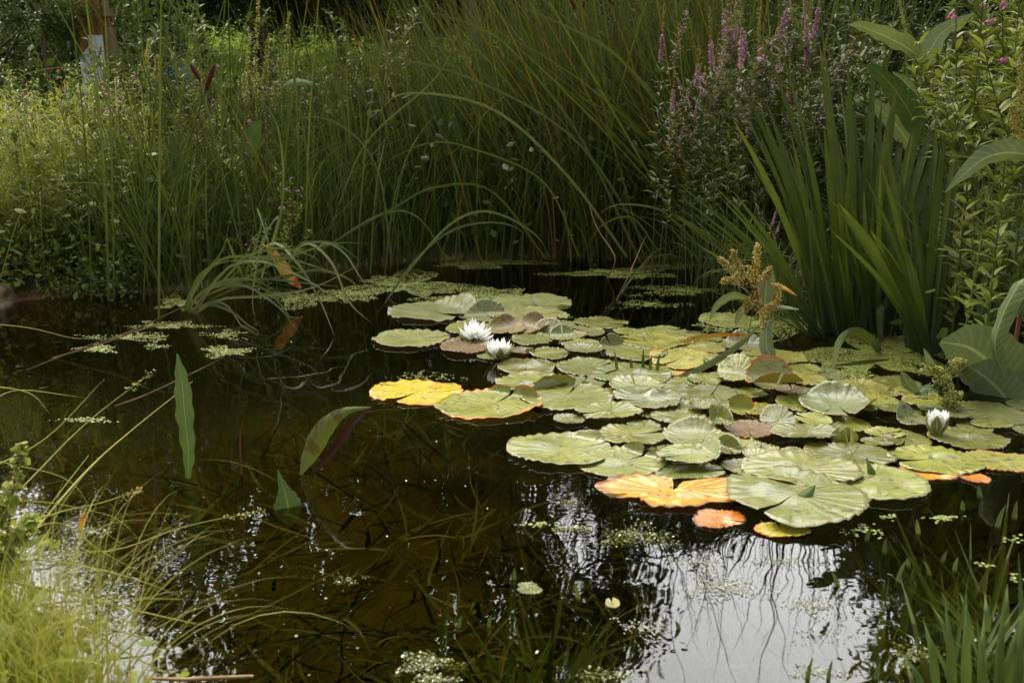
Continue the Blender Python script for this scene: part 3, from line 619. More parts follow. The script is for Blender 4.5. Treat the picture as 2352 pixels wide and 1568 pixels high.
flakes([(975,1522,110,46,620,.8),(1000,1560,100,20,200,.8),(1325,1215,90,14,160,.8),(1310,1153,40,18,50,.9),(1470,1228,170,46,560,.9),(800,1330,90,30,40,1.),(2100,1500,120,50,260,.9),(1390,1550,150,30,140,.9)],
       .0036, M_alga, 'algae', 'bubbly yellow green algae clumps floating low in the near water', 'algae', zr=(-.008, .003), tiltk=.5, mul=2.6)
flakes([(1660,1350,200,70,700,.9),(1880,1460,130,40,160,.9),(1870,1390,140,50,260,.9),(1800,1290,220,30,180,.9),(1600,1290,140,40,250,1.),(1880,1545,140,30,180,1.),(210,1222,110,30,130,.9),(1480,1440,120,50,100,1.)],
       .0028, M_scum, 'surface_scum', 'greyish scum film flecked over the bright sky reflection', 'scum', zr=(.0005, .0015), tiltk=.15, mul=1.3)
# little floating specks spread thinly over the whole pond
flakes([(1100,1350,2300,500,60,.5),(1000,1000,1900,500,60,.5)], .0042, M_scum, 'floating_specks', 'tiny pale specks scattered over dark water', 'specks', tiltk=.3)

# ------------------------------------------------------------------ reeds on the far bank
def reed_mesh(seed, nb, h0, h1, lean=0., wid=.009, spread=.09, mat=None, bendr=(.15, 1.3)):
    g_ = np.random.default_rng(seed); az = g_.uniform(0, 6.28, nb); k = g_.random(nb) < .55
    az = np.where(k, np.pi+g_.normal(0, .9, nb), az)
    base = np.stack([g_.normal(0, spread, nb), g_.normal(0, spread, nb), np.full(nb, -.12)], -1)
    L = g_.uniform(h0, h1, nb); P = arcs(base, az, np.abs(g_.normal(.05+lean*.4, .07, nb)), g_.uniform(*bendr, nb)*(.6+lean), L, 13, 2.2)
    mb = MB(); wdt = g_.uniform(wid*.55, wid*1.2, nb)
    side = unit(np.stack([np.cos(az+1.57)+g_.normal(0, .5, nb), np.sin(az+1.57)+g_.normal(0, .5, nb), np.zeros(nb)], -1))
    old = g_.random(nb) < .06
    for sel, mi in ((~old, 0), (old, 1)):
        if sel.any(): ribbons(mb, P[sel], prof_blade(13, sel.sum(), wdt[sel], .55), side[sel], .3, mi, twist=g_.uniform(-1.5, 1.5, sel.sum()))
    return mb.mesh('reed_blades', [mat or M_reed, M_reedold])
protos = [reed_mesh(s, 18, 1.1, 2.35, .15+.25*(s % 3)/2, .0115, bendr=(.1, .95) if s % 2 else (.02, .45)) for s in range(12)]
shorts = [reed_mesh(60+s, 20, .4, 1.15, .25, .008, .10, M_reed, (.3, 1.9)) for s in range(6)]
REEDG = 'reeds standing in the bed along the far bank'
def put(me, name, x, y, z, rz, sc, tilt=(0, 0, 0), **k):
    o = bpy.data.objects.new(name, me); C.objects.link(o); o.location = (x, y, z); o.rotation_euler = (tilt[0], tilt[1], rz); o.scale = (sc, sc, sc); tag(o, **k); return o
cnt = 0
for k in range(900):
    px = rnd.uniform(350, 1840); t_ = rnd.random()**.8*1.9
    pyb = np.interp(px, [350, 640, 900, 1300, 1600, 1800], [668, 640, 606, 590, 600, 628])
    b_ = W(px, pyb); f_ = (b_.y+t_-.04)/b_.y; x, y = b_.x*f_, b_.y*f_
    dens = np.interp(px, [350, 700, 1000, 1500, 1700, 1790], [.42, .5, .75, .95, .9, .7])
    if rnd.random() > dens or cnt >= 270: continue
    tall = px > 1150 or rnd.random() < .55
    hs = np.interp(px, [350, 700, 1150, 1350, 1790], [.66, .64, .86, 1.0, .98])
    put(protos[k % 12], 'reed', x, y, max(H(x, y), -.1), rnd.gauss(0, .45), hs*rnd.uniform(.85, 1.1), tilt=(rnd.gauss(0,.06), -abs(rnd.gauss(.0, .27 if px > 1100 else .13)), 0), label='tall dark green reed growing in the bed along the far bank', cat='reed', group=REEDG); cnt += 1
for k in range(125):
    px = rnd.uniform(300, 1750); t_ = rnd.random()*.5
    pyb = np.interp(px, [300, 640, 900, 1300, 1600, 1800], [672, 642, 606, 590, 600, 628]); b_ = W(px, pyb); f_ = (b_.y+t_-.06)/b_.y
    put(shorts[k % 6], 'short_reed', b_.x*f_, b_.y*f_, max(H(b_.x*f_, b_.y*f_), -.08), rnd.uniform(0, 6.28), rnd.uniform(.75, 1.1), label='short arching reed at the foot of the tall far bank reeds', cat='reed', group='short reeds at the far waterline')
tallp = [reed_mesh(90+s, 8, 2.2, 3.3, .12, .017, .12, None, (.2, 1.1)) for s in range(4)]
for k in range(30):
    px = rnd.uniform(1260, 2060); b_ = W(px, 590); f_ = rnd.uniform(1.0, 1.12); x, y = b_.x*f_, b_.y*f_
    put(tallp[k % 4], 'reed', x, y, max(H(x, y), -.1), rnd.uniform(0, 6.28), rnd.uniform(.85, 1.05), tilt=(rnd.gauss(0, .05), rnd.gauss(-.08, .12), 0), label='tall dark green reed growing in the bed along the far bank', cat='reed', group=REEDG)
# a dense low understory far back that closes the gaps between the stems
mb = MB(); n_ = 8200; px = rng.uniform(-700, 3000, n_); yb = rng.uniform(5.2, 8.6, n_); x = (px-1176)/FP*yb; base = np.stack([x, yb, height(x, yb)], -1)
az = rng.uniform(0, 6.28, n_); L = rng.uniform(.5, 1.15, n_); P = arcs(base, az, rng.uniform(0, .3, n_), rng.uniform(.2, 1.6, n_), L, 7)
ribbons(mb, P, prof_blade(7, n_, rng.uniform(.006, .016, n_), .5), unit(np.stack([-np.sin(az), np.cos(az), az*0], -1)), .3)
mb.obj('bank_undergrowth', M_grass, label='dense dark grass and undergrowth behind the reeds', cat='undergrowth', kind='stuff')
mb = MB(); n_ = 9000; px = rng.uniform(-900, 3200, n_); yb = rng.uniform(5.0, 7.6, n_); x = (px-1176)/FP*yb; pts = np.stack([x, yb, height(x, yb)+rng.uniform(0, .95, n_)**1.2], -1)
leafcloud(mb, pts, rng.uniform(.03, .07, n_), up=.6); mb.obj('bank_leaves', M_tree2, label='broad leaved weeds filling the shade behind the reeds', cat='undergrowth', kind='stuff')

# explicit long reeds that cross the picture: (points px,py,Y ; width px)
def stalk(pts, wd, Y0, mat, label, name='reed', cat='reed', group=None, n=22, fold=.3):
    P = spline([list(at(x, y, Y0+dy)) for x, y, dy in pts], n)[None]; mb = MB(); d_ = Y0
    T = unit(np.gradient(P[0], axis=0)); mid = P[0][n//2]-np.array([0, 0, CAMH]); sd_ = unit(np.cross(T[n//2], mid))[None]
    ribbons(mb, P, prof_blade(n, 1, np.array([wd*.52*d_/FP]), .6), sd_, fold); return mb.obj(name, mat, label=label, cat=cat, group=group)
arch = 'arching reed blades drooping over the water'
AL = 'long reed blade arching over the dark water from the far bank'
for pts, wd in [([(1265,600,0),(1230,540,-.1),(1130,487,-.3),(1040,510,-.5),(940,620,-.75),(850,745,-.95)],11),([(1250,598,0),(1180,520,-.1),(1060,520,-.35),(960,590,-.55),(880,700,-.8),(825,775,-1.0)],9),
                ([(1255,596,0),(1130,440,-.1),(1000,430,-.3),(900,480,-.4),(760,560,-.6)],9),([(1330,590,0),(1250,420,-.1),(1080,340,-.2),(980,330,-.3),(870,380,-.4)],8),
                ([(1440,590,0),(1300,400,-.1),(1130,250,-.1),(930,215,-.2),(855,280,-.3)],12),([(1500,590,.1),(1330,330,0),(1080,180,-.1),(850,130,-.1),(690,150,-.2)],10),
                ([(1470,600,.1),(1330,310,.2),(1180,120,.1),(1090,60,0),(960,20,0)],11),([(1600,600,0),(1560,330,0),(1430,140,0),(1300,60,0),(1150,0,0)],12),
                ([(1030,600,0),(960,500,-.1),(880,490,-.2),(760,560,-.3),(690,610,-.3)],8),([(760,640,0),(720,560,-.1),(680,540,-.2),(630,570,-.3),(560,640,-.3)],8),
                ([(690,640,0),(760,520,0),(840,330,0),(1000,180,0),(1060,60,0)],9),([(900,600,0),(870,400,0),(800,300,-.1),(700,270,-.1),(560,330,-.2)],9),
                ([(1560,640,0),(1500,560,-.2),(1450,500,-.3),(1380,520,-.4),(1330,600,-.5)],8),([(1640,600,0),(1560,520,-.1),(1510,480,-.2),(1420,470,-.2),(1360,500,-.3)],9),
                ([(1570,620,0),(1520,570,-.1),(1450,640,-.5),(1405,710,-.7)],8),([(1590,630,0),(1580,560,-.1),(1530,590,-.3),(1480,690,-.6)],8)]:
    stalk(pts, wd, 4.75, M_reed if rnd.random() < .6 else M_sedge, AL, group=arch)
UL = 'upright reed stem rising out of the water at the left, apart from the bed'
for k, (x0, y0, x1, w_) in enumerate([(365,730,372,9),(250,690,175,10),(262,688,230,7),(408,655,560,6),(392,640,470,5),(430,665,200,6),(480,655,620,6),(560,660,400,7),(640,650,735,8),(700,650,745,6),(210,690,140,6),(330,690,420,5),(535,655,520,7),(605,655,300,6),(770,640,640,6),(820,640,930,6),(345,680,30,6),(470,660,90,6)]):
    b_ = W(x0, y0); xm = x0+(x1-x0)*.25
    stalk([(x0, y0+6, 0), ((x0*2+xm)/3, y0*.72, 0), (xm, y0*.42, 0), (x0+(x1-x0)*.6, 60, 0), (x1, -160, -.05)], w_*1.15, b_.y, M_reed, UL, group='separate upright reeds at the left bank')
for pts in ([(0,640,0),(60,470,-.1),(170,420,-.2),(330,440,-.3)],[(-60,560,0),(40,400,-.1),(130,330,-.15),(330,330,-.3),(520,410,-.4)],[(-20,250,0),(40,180,-.1),(150,155,-.15),(260,180,-.2)],[(100,260,0),(130,170,0),(220,120,-.05),(300,140,-.1),(400,230,-.2)],[(330,230,0),(380,150,0),(470,105,0),(560,90,0)]):
    stalk(pts, 3.5, 3.6, M_sedge, 'thin pale grass blade arching over the left bank flowers', name='arching_grass', cat='grass', group='arching grass blades at the left bank')
for pts, nm in (([(1415,690,0),(1440,640,0),(1475,560,.1),(1490,530,.1)],'a'),([(1395,640,0),(1412,590,0),(1370,520,.1),(1340,430,.2)],'b')):
    stalk(pts, 5, W(pts[0][0], pts[0][1]).y, M_dryw, 'dead orange reed stem %s' % ('leaning right at the waterline' if nm == 'a' else 'kinked left behind the leaning one'), name='dead_reed', cat='dead reed')
for k in range(14):
    x0 = rnd.uniform(950, 1700); b_ = W(x0, np.interp(x0, [900, 1300, 1650], [606, 592, 605])); lx = rnd.uniform(-40, 40)
    stalk([(x0, 612, 0), (x0+lx*.3, 500, 0), (x0+lx, rnd.uniform(330, 430), 0)], 6, b_.y-.05, M_reedold, 'yellowed reed stem at the front of the far reed bed', group='yellowed reeds in the far bed')
# cattails
def cattail(x0, y0, x1, y1, hx0, hy0, hx1, hy1, Y_, label, r=.0105):
    b_ = at(x0, y0, Y_); t_ = empty('cattail', b_, label=label, cat='cattail')
    def loc(p): return Vector(p)-b_
    mb = MB(); tube(mb, [loc(at(x0, y0, Y_)), loc(at((x0+hx1)/2, (y0+hy1)/2, Y_)), loc(at(hx1, hy1, Y_)), loc(at(hx0, hy0, Y_)), loc(at(x1, y1, Y_))], [.005, .0045, .004, .003, .0015], 5); mb.obj('stem', M_stem, t_)
    a, b2 = loc(at(hx0, hy0, Y_)), loc(at(hx1, hy1, Y_)); mb = MB(); s = np.linspace(0, 1, 14)
    tube(mb, [a.lerp(b2, q) for q in s], r*np.clip(np.sin(np.pi*np.clip(s, .03, .97))**.25, .2, 1), 10); mb.obj('seed_head', M_cat, t_)
cattail(370, 520, 500, 120, 492, 150, 472, 208, 3.9, 'cattail with dark brown head leaning right, the lower of two')
cattail(560, 600, 425, 120, 438, 148, 460, 186, 4.3, 'cattail with thinner brown head leaning left beside the other')
cattail(1480, 590, 1290, -40, 1308, -6, 1322, 22, 4.9, 'cattail head crossing the top edge among the far reeds')

# ------------------------------------------------------------------ irises on the right
def iris(bx, by, tips, label):
    b_ = W(bx, by); t_ = empty('iris', (b_.x, b_.y, 0), label=label, cat='iris')
    for (x0, y0, x1, y1, wd, dy) in list(tips)+[(a+rnd.uniform(-14, 14), b+rnd.uniform(-8, 4), c+rnd.uniform(-70, 70), d+rnd.uniform(-30, 110), e*rnd.uniform(.45, .75), f+rnd.uniform(-.05, .25)) for (a, b, c, d, e, f) in list(tips)*2]:
        wd *= .78
        p0 = W(x0, y0); Y0 = p0.y; mx_ = x0+(x1-x0)*.42; my = y0+(y1-y0)*.5; m2x = x0+(x1-x0)*.72; m2y = y0+(y1-y0)*.78
        P = spline([list(at(x0, y0+10, Y0)), list(at(mx_, my, Y0+dy*.4)), list(at(m2x, m2y, Y0+dy*.75)), list(at(x1, y1, Y0+dy))], 16)-np.array([b_.x, b_.y, 0])
        T = P[8]-P[4]; vw = np.array(at(mx_, my, Y0))-np.array([0, 0, CAMH]); sd_ = unit(np.cross(T, vw)); a = rnd.uniform(-.7, .7); nn = unit(np.cross(sd_, T)); sd_ = sd_*math.cos(a)+nn*math.sin(a)
        s = np.linspace(0, 1, 16); pr = np.where(s < .3, .7+s, 1.0)*np.where(s > .45, 1-((s-.45)/.55)**1.7, 1); pr[-1] = .02
        mb = MB(); ribbons(mb, P[None], (wd*Y0/FP*pr)[None], sd_[None], .22); mb.obj('leaf', M_iris, t_)
    return t_
iris(1920, 765, [(1905,762,1744,248,22,.1),(1898,765,1681,269,18,-.1),(1925,768,1811,245,20,.1),(1950,765,1882,99,26,.15),(1890,770,1683,439,18,-.25),(1915,760,1831,218,20,.25),(1935,770,1892,293,20,-.1),(1945,766,1737,51,14,.1),(1880,768,1790,420,16,0),(1900,775,1640,480,14,-.2),(1925,770,1850,330,18,.0),(1870,772,1600,560,14,-.25),(1940,772,1905,400,16,-.15),(1955,768,1925,466,15,-.2),
     (1910,764,1700,180,14,.2),(1885,766,1555,420,12,0)], 'left clump of tall iris leaves fanning out to the left')
iris(1985, 762, [(1965,760,1947,126,24,.2),(1975,762,1991,265,20,.1),(1990,764,2059,201,34,.05),(2005,766,1950,435,18,-.2),(2010,766,2147,146,36,.15),(2020,768,2110,260,24,.2),(1995,762,1984,439,14,-.2),(2015,770,2023,374,14,-.2),(2030,772,2160,330,24,.1),(1980,764,2010,120,22,.3),(2000,762,2075,330,26,.2),(1970,760,1930,330,24,.3),(2020,764,2090,170,20,.4),(1985,764,1960,230,20,.4),
     (1975,764,1900,200,18,.35),(2035,770,2200,210,16,.2),(2012,768,2040,420,26,.0),(2028,772,2085,450,22,-.05)], 'middle clump of broad upright iris leaves')
iris(2110, 808, [(2137,818,1926,466,28,-.3),(2140,820,1998,527,34,-.2),(2125,815,2023,374,18,-.1),(2130,812,2250,146,26,.1),(2120,810,2175,282,22,.0),(2098,805,2060,590,18,-.1),(2105,808,2130,420,22,.1),(2145,816,2200,380,22,.1),(2138,812,2090,430,20,.1),(2085,800,2070,380,20,.15),(2100,800,2030,300,24,.2),(2145,812,2150,250,22,.25)], 'right clump of iris leaves with two bright blades leaning left')
def bent(name, pts, wd, mat, label, **k): return hero(name, pts, [wd*.8, wd, wd, wd*.8, 1], mat, W(pts[0][0], pts[0][1]).y, across=3, cupk=.25, n=24, label=label, cat='bent leaf', **k)
bent('bent_iris', [(2020,808,0),(2000,778,-.03),(1962,760,-.08),(1925,790,-.14),(1908,880,-.3)], 17, M_iris, 'iris blade bent over into the water right of the dock plant')
bent('bent_iris', [(2040,830,0),(1980,835,-.05),(1900,850,-.09),(1840,868,-.12),(1800,886,-.15)], 14, M_iris, 'long iris blade lying across pads below the bent one')
bent('bent_iris', [(2068,770,0),(2030,700,-.0),(2022,715,-.06),(2022,760,-.1),(2028,822,-.14)], 14, M_iris, 'short kinked iris blade with its tip hanging down')
bent('bent_sedge', [(1560,870,0),(1640,830,.05),(1700,790,.08),(1745,745,.12)], 14, M_sedge, 'wide pale blade lying diagonally over pads left of the dock plant')
bent('bent_iris', [(1760,660,0),(1690,590,-.1),(1620,540,-.15),(1530,480,-.2)], 16, M_iris, 'isolated iris blade leaning far left behind the dock seed head')
bent('dead_stalk', [(1545,795,0),(1600,776,0),(1680,768,.03),(1760,776,.05)], 10, M_dockorange, 'orange dead stalk arching over pads left of the dock plant')
bent('dead_stalk', [(1560,770,0),(1590,766,0),(1625,768,0)], 12, M_dryw, 'short brown dead stalk floating behind the orange one')
for k, (x, y, h_) in enumerate([(1418,856,50),(1452,856,35),(1478,856,55),(1494,856,40),(1510,858,46)]):
    hero('iris_shoot', [(x, y, 0), (x-3+k, y-h_/2, 0), (x-6+3*k, y-h_, 0)], [7, 7, 1], M_iris, W(x, y).y, across=3, label='short green iris shoot poking up behind the broad pad', cat='shoot', group='row of iris shoots among the pads')
# fringe of fine sedge around the iris bases and right bank
def sedgemesh(seed, nb, h0, h1, w_, mat, bend=(.8, 2.2), nm='sedge_blades', spread=.05):
    g_ = np.random.default_rng(seed); az = g_.uniform(0, 6.28, nb); base = np.stack([g_.normal(0, spread, nb), g_.normal(0, spread, nb), np.full(nb, -.03)], -1)
    P = arcs(base, az, g_.uniform(.05, .5, nb), g_.uniform(*bend, nb), g_.uniform(h0, h1, nb), 11, 1.5); mb = MB()
    ribbons(mb, P, prof_blade(11, nb, g_.uniform(w_*.6, w_*1.2, nb), .5), unit(np.stack([-np.sin(az), np.cos(az), az*0], -1)), .3, twist=g_.uniform(-1, 1, nb)); return mb.mesh(nm, mat)
sm_ = [sedgemesh(200+s, 24, .35, .85, .007, M_sedge) for s in range(4)]; sm2 = [sedgemesh(220+s, 26, .4, .8, .008, M_reed, (.3, 1.3)) for s in range(3)]
for k, (x, y, s) in enumerate([(1690,690,.8),(1740,700,.9),(1800,720,.9),(1850,745,.7),(1610,650,.8),(1660,655,.7),(1770,735,.6)]):
    b_ = W(x, y); put(sm_[k % 4], 'sedge_tuft', b_.x, b_.y, .0, rnd.uniform(0, 6), s, label='arching sedge tuft between the reed bed and the irises', cat='sedge', group='sedge tufts behind the dock seed head')
for k, (x, y, s) in enumerate([(2200,800,.9),(2260,790,1.),(2330,800,1.),(2390,830,1.),(2180,770,1.),(2300,760,1.2),(2230,750,1.2),(2360,760,1.2),(2120,740,1.1),(2060,720,1.1),(1990,700,1.1),(2150,700,1.2)]):
    b_ = W(x, y); put(sm2[k % 3], 'grass_tuft', b_.x, b_.y, max(0, H(b_.x, b_.y)), rnd.uniform(0, 6), s, label='dark upright grass tuft behind the irises and docks', cat='grass', group='grass tufts on the right bank')
# the collapsed pale clump left of centre
cl_ = empty('collapsed_sedge', W(430, 752), label='collapsed clump of pale sedge trailing its blades into the water', cat='sedge')
o0 = Vector(cl_.location)
fal = [([(430,745),(445,690),(500,650),(570,640),(650,680),(700,760)],9),([(428,740),(440,680),(500,600),(590,590),(690,620),(760,690)],9),([(435,742),(480,665),(560,655),(640,705),(690,770)],9),([(440,740),(470,700),(520,700),(560,760),(600,840)],8),([(420,748),(430,690),(450,650),(500,590),(520,560)],7),
       ([(440,730),(520,620),(600,600),(700,640),(790,700)],8),([(500,660),(560,600),(640,590),(720,610),(800,640)],8),([(520,650),(620,560),(680,600),(735,690),(768,770)],9),([(560,640),(600,520),(590,480),(620,570),(640,680)],7),([(600,640),(640,500),(600,560),(580,680),(588,740)],6),([(560,640),(530,570),(520,550),(500,600),(485,640)],7),
       ([(640,640),(700,560),(760,600),(800,690),(850,740)],8),([(650,640),(720,620),(800,640),(850,700)],8),([(500,650),(600,640),(700,650),(800,660)],8),([(430,750),(470,700),(540,720),(585,770),(600,800)],9),([(700,630),(740,560),(790,580),(830,640),(870,690)],7),([(420,745),(500,690),(600,680),(720,660),(840,600)],8),([(620,600),(650,450),(640,300),(600,230)],7),([(470,680),(560,640),(640,600),(760,560),(850,560)],8),([(430,740),(500,680),(620,640),(740,620)],8),([(640,600),(700,560),(770,560),(830,600)],8),([(420,750),(452,640),(520,600),(600,610)],8),([(520,660),(600,660),(660,720),(700,800)],8),([(450,700),(530,610),(630,570),(720,590),(750,640)],8)]
for pts, wd in fal:
    n_ = 18; q = [tuple(at(x, y, 3.55+.25*j/len(pts)*0-.12*j*(1 if len(pts) > 4 else .5)+rnd.uniform(-.04, .04)+.15)) for j, (x, y) in enumerate(pts)]
    P = spline(q, n_)-np.array(o0); P[:, 2] = np.maximum(P[:, 2], .004-o0.z); T = P[9]-P[5]; vw = np.array(P[8])+np.array(o0)-np.array([0, 0, CAMH]); sd_ = unit(np.cross(T, vw)+rng.normal(0, .15, 3)); mb = MB()
    ribbons(mb, P[None], prof_blade(n_, 1, np.array([wd*.85*3.3/FP]), .5), sd_[None], .25); mb.obj('blade', M_sedge, cl_)
bent('floating_stalk', [(119,822,0),(230,790,0),(340,752,0),(440,735,0)], 3.5, M_dryw, 'long brown stalk floating from the collapsed sedge to the left')
bent('floating_stalk', [(263,932,0),(330,908,0),(430,862,0),(515,820,0)], 3.5, M_dryw, 'straight brown stalk floating behind the upright leaf')
bent('floating_stalk', [(60,850,0),(190,798,0),(300,760,0),(420,705,0)], 2.5, M_dryw, 'thin reddish stalk nearly under the longer floating one')
# ------------------------------------------------------------------ dock plants
hero('emergent_dock', [(612,565,0),(640,600,-.02),(665,635,-.04),(692,662,-.05)], [6,22,26,22,3], M_dockorange, 3.95, wavy=.06, label='orange and red dock leaf standing in the collapsed sedge', cat='leaf')
hero('emergent_dock', [(432,1099,0),(433,1040,0),(425,960,0),(418,880,0),(407,812,.01)], [10,22,31,36,26,3], M_dockgreen, W(432,1099).y, n=40, across=9, wavy=.22, cupk=.10, roll=.1, label='tall wavy green leaf standing straight up out of the dark water', cat='leaf')
hero('emergent_dock', [(690,1090,0),(712,1040,-.0),(742,985,-.02),(790,945,-.03),(852,935,-.02)], [5,34,46,36,16,3], M_dockred, W(690,1090).y, n=30, across=9, wavy=.05, cupk=.35, roll=.25, label='curled reddish leaf arching to the right out of the dark water', cat='leaf')
hero('emergent_dock', [(716,1084,-.03),(750,1052,-.03),(782,1010,-.04),(808,972,-.04),(840,944,-.04),(866,944,-.03)], [3,12,20,18,10,2], M_darkred, W(690,1090).y, n=24, wavy=.15, cupk=-.3, label='dark red underside strip behind the curled reddish leaf', cat='leaf')
hero('emergent_dock', [(664,1175,0),(657,1140,0),(647,1108,0),(638,1078,0)], [66,52,26,12,2], M_dockgreen, W(664,1166).y, n=26, across=9, wavy=.14, cupk=.15, roll=-.1, label='green triangular leaf tip jutting from the dark water', cat='leaf')
hero('dead_reed', [(556,1120,0),(553,1060,0),(552,1000,0),(558,962,0)], [4,5,4,1], M_redstem, W(556,1090).y, across=3, label='thin brown stem between the tall leaf and the curled leaf', cat='dead reed')
hero('dead_reed', [(184,1222,0),(190,1190,0),(197,1165,0)], [9,10,7,3], M_dockorange, W(186,1215).y, across=3, label='short orange stub sticking up in the lower left water', cat='dead reed')
def seedhead(mb, pts, Y0, rad, dens, mi=0, size=.0045):
    P = spline([list(at(x, y, Y0+dy)) for x, y, dy in pts], 40); n_ = int(dens); k = rng.integers(0, 40, n_); s = k/39
    rr = rad*(1-.55*s)[:, None]; pp = P[k]+unit(rng.normal(size=(n_, 3)))*rr*rng.random((n_, 1))**.5; leafcloud(mb, pp, rng.uniform(size*.6, size*1.3, n_), mi, aspect=.9)
def seedplant(base, brs, mat, Y0, label, leaves=(), rad=.016, dens=260, size=.005):
    b_ = at(base[0], base[1], Y0) if len(base) == 2 else Vector(base); t_ = empty('dock_plant', (0, 0, 0), label=label, cat='dock plant')
    t_.location = b_; inv = -np.array(b_)
    for j, pts in enumerate(brs):
        P = spline([list(at(x, y, Y0+dy)) for x, y, dy in pts], 10)+inv; mb = MB(); tube(mb, P, np.linspace(.0045 if j == 0 else .0022, .001, 10), 5); mb.obj('stem', M_redstem if mat is M_seedb else M_stem, t_)
        mb = MB(); seedhead(mb, pts[1:] if len(pts) > 2 else pts, Y0, rad, dens, 0, size); mb.v = [v+inv for v in mb.v]; mb.obj('seed_head', mat, t_)
    for pts, wp, mt, wav, rl in leaves:
        o = hero('leaf', pts, wp, mt, Y0, n=24, wavy=wav, cupk=.25, roll=rl); o.data.transform(Matrix.Translation(-b_)); o.parent = t_
    return t_
yy = W(1815, 868).y
seedplant((1790, 862), [[(1790,862,0),(1765,780,0),(1745,700,0),(1720,610,0)],[(1745,700,0),(1735,640,0),(1738,590,0),(1740,562,0)],[(1742,690,0),(1700,650,0),(1672,610,0),(1652,592,0)],[(1740,680,0),(1715,640,.02),(1690,600,.02),(1685,575,.02)],[(1745,700,0),(1770,710,-.02),(1785,690,-.02),(1790,655,-.02)],[(1742,700,0),(1720,690,-.02),(1712,715,-.02)],[(1745,680,0),(1760,640,0),(1768,615,0)],[(1720,660,0),(1690,640,-.02),(1660,645,-.02)],[(1740,690,0),(1755,720,-.03),(1770,700,-.03)]],
          M_seedb, yy, 'dock plant with rust and yellow seed head rising from the pads',
          [([(1762,740,0),(1760,790,-.03),(1770,820,-.05),(1780,850,-.06)],[14,28,30,20,2],M_dock,.04,.1),([(1755,720,0),(1760,660,.02),(1765,620,.03)],[20,34,38,20],M_dock,.05,0),([(1740,700,0),(1690,680,-.02),(1650,700,-.05),(1630,735,-.06)],[5,20,18,3],M_dock,.08,.6),([(1745,715,0),(1790,705,-.02),(1835,710,-.05)],[4,15,12,2],M_dock,.05,.8),([(1720,700,0),(1700,720,0),(1690,750,0)],[5,18,14,2],M_dock,.05,.2),([(1770,650,0),(1800,660,-.03),(1832,680,-.05)],[4,10,8,2],M_dockorange,.05,.6)], rad=.020, dens=480)
yy = W(2160, 935).y
seedplant((2120, 905), [[(2120,905,0),(2150,880,0),(2172,870,0),(2185,905,-.03),(2200,945,-.05)],[(2110,862,0),(2130,845,0),(2160,850,0)],[(2150,870,0),(2195,835,0),(2215,832,0)],[(2160,900,0),(2180,915,-.02),(2205,905,-.03)],[(2165,890,0),(2170,920,-.03),(2190,930,-.04)]], M_seed, yy-.05, 'pale yellow green dock seed spray hanging over the right pads',
          [([(2110,905,0),(2085,880,0),(2070,850,0)],[8,24,20,3],M_dock,.06,.3),([(2150,860,0),(2135,830,0),(2122,800,0)],[3,14,12,2],M_dock,.05,.2),([(2100,905,0),(2130,890,0),(2160,900,-.03)],[10,34,24,3],M_dockdark,.08,.9)], rad=.022, dens=750)
# large dock leaves at the right edge
db = W(2290, 900); t_ = empty('dock_plant', (db.x, db.y, 0), label='big leaved dock with reddish midribs at the right edge of the pond', cat='dock plant')
def dleaf(pts, wp, mat, Y0, wav=.06, rl=0., cup=.2, par=None, n=28):
    o = hero('leaf', pts, wp, mat, Y0, n=n, across=9, wavy=wav, cupk=cup, roll=rl); o.data.transform(Matrix.Translation(-par.location)); o.parent = par
dleaf([(2345,905,0),(2290,850,-.02),(2230,800,-.05),(2160,785,-.1)], [30,118,132,90,10], M_dock, db.y, .05, .25, .18, t_)
dleaf([(2330,940,-.05),(2290,890,-.03),(2240,850,0),(2190,830,.05)], [60,86,80,50,8], M_dock, db.y-.02, .05, .3, .15, t_)
dleaf([(2310,870,.0),(2285,800,.0),(2300,730,-.02),(2335,660,-.05),(2352,640,-.05)], [8,34,44,40,10], M_dock, db.y-.1, .06, .8, .4, t_)
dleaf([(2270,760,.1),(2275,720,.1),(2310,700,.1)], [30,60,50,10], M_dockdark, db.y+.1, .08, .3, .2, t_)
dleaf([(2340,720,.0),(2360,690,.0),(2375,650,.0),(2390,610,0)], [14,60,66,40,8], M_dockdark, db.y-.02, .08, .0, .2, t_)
mb = MB(); tube(mb, [Vector((0, 0, -.1)), at(2330,800,db.y)-t_.location, at(2370,560,db.y)-t_.location, at(2400,300,db.y)-t_.location], .006); mb.obj('stem', M_redstem, t_)
db = W(2110, 770); t_ = empty('dock_plant', (db.x, db.y+.3, 0), label='tall dock behind the irises with broad grey green top leaves', cat='dock plant'); Yd = db.y+.3
dleaf([(2130,150,0),(2090,115,-.03),(2035,85,-.08),(1975,60,-.12),(1950,57,-.14)], [12,38,44,34,18,2], M_dock, Yd, .12, .7, .3, t_)
dleaf([(2120,150,0),(2140,110,.0),(2170,70,.02),(2240,30,.05)], [10,48,40,24,3], M_dock, Yd, .06, -.3, .3, t_)
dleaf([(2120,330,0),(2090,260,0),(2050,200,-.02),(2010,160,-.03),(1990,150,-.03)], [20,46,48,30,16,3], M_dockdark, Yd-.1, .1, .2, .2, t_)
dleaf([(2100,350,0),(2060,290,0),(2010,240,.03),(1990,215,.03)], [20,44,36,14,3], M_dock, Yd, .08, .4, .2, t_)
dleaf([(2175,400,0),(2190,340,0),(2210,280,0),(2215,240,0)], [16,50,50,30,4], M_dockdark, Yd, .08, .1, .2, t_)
dleaf([(2110,220,0),(2080,190,0),(2050,165,0)], [6,20,16,2], M_dock, Yd, .06, .3, .3, t_)
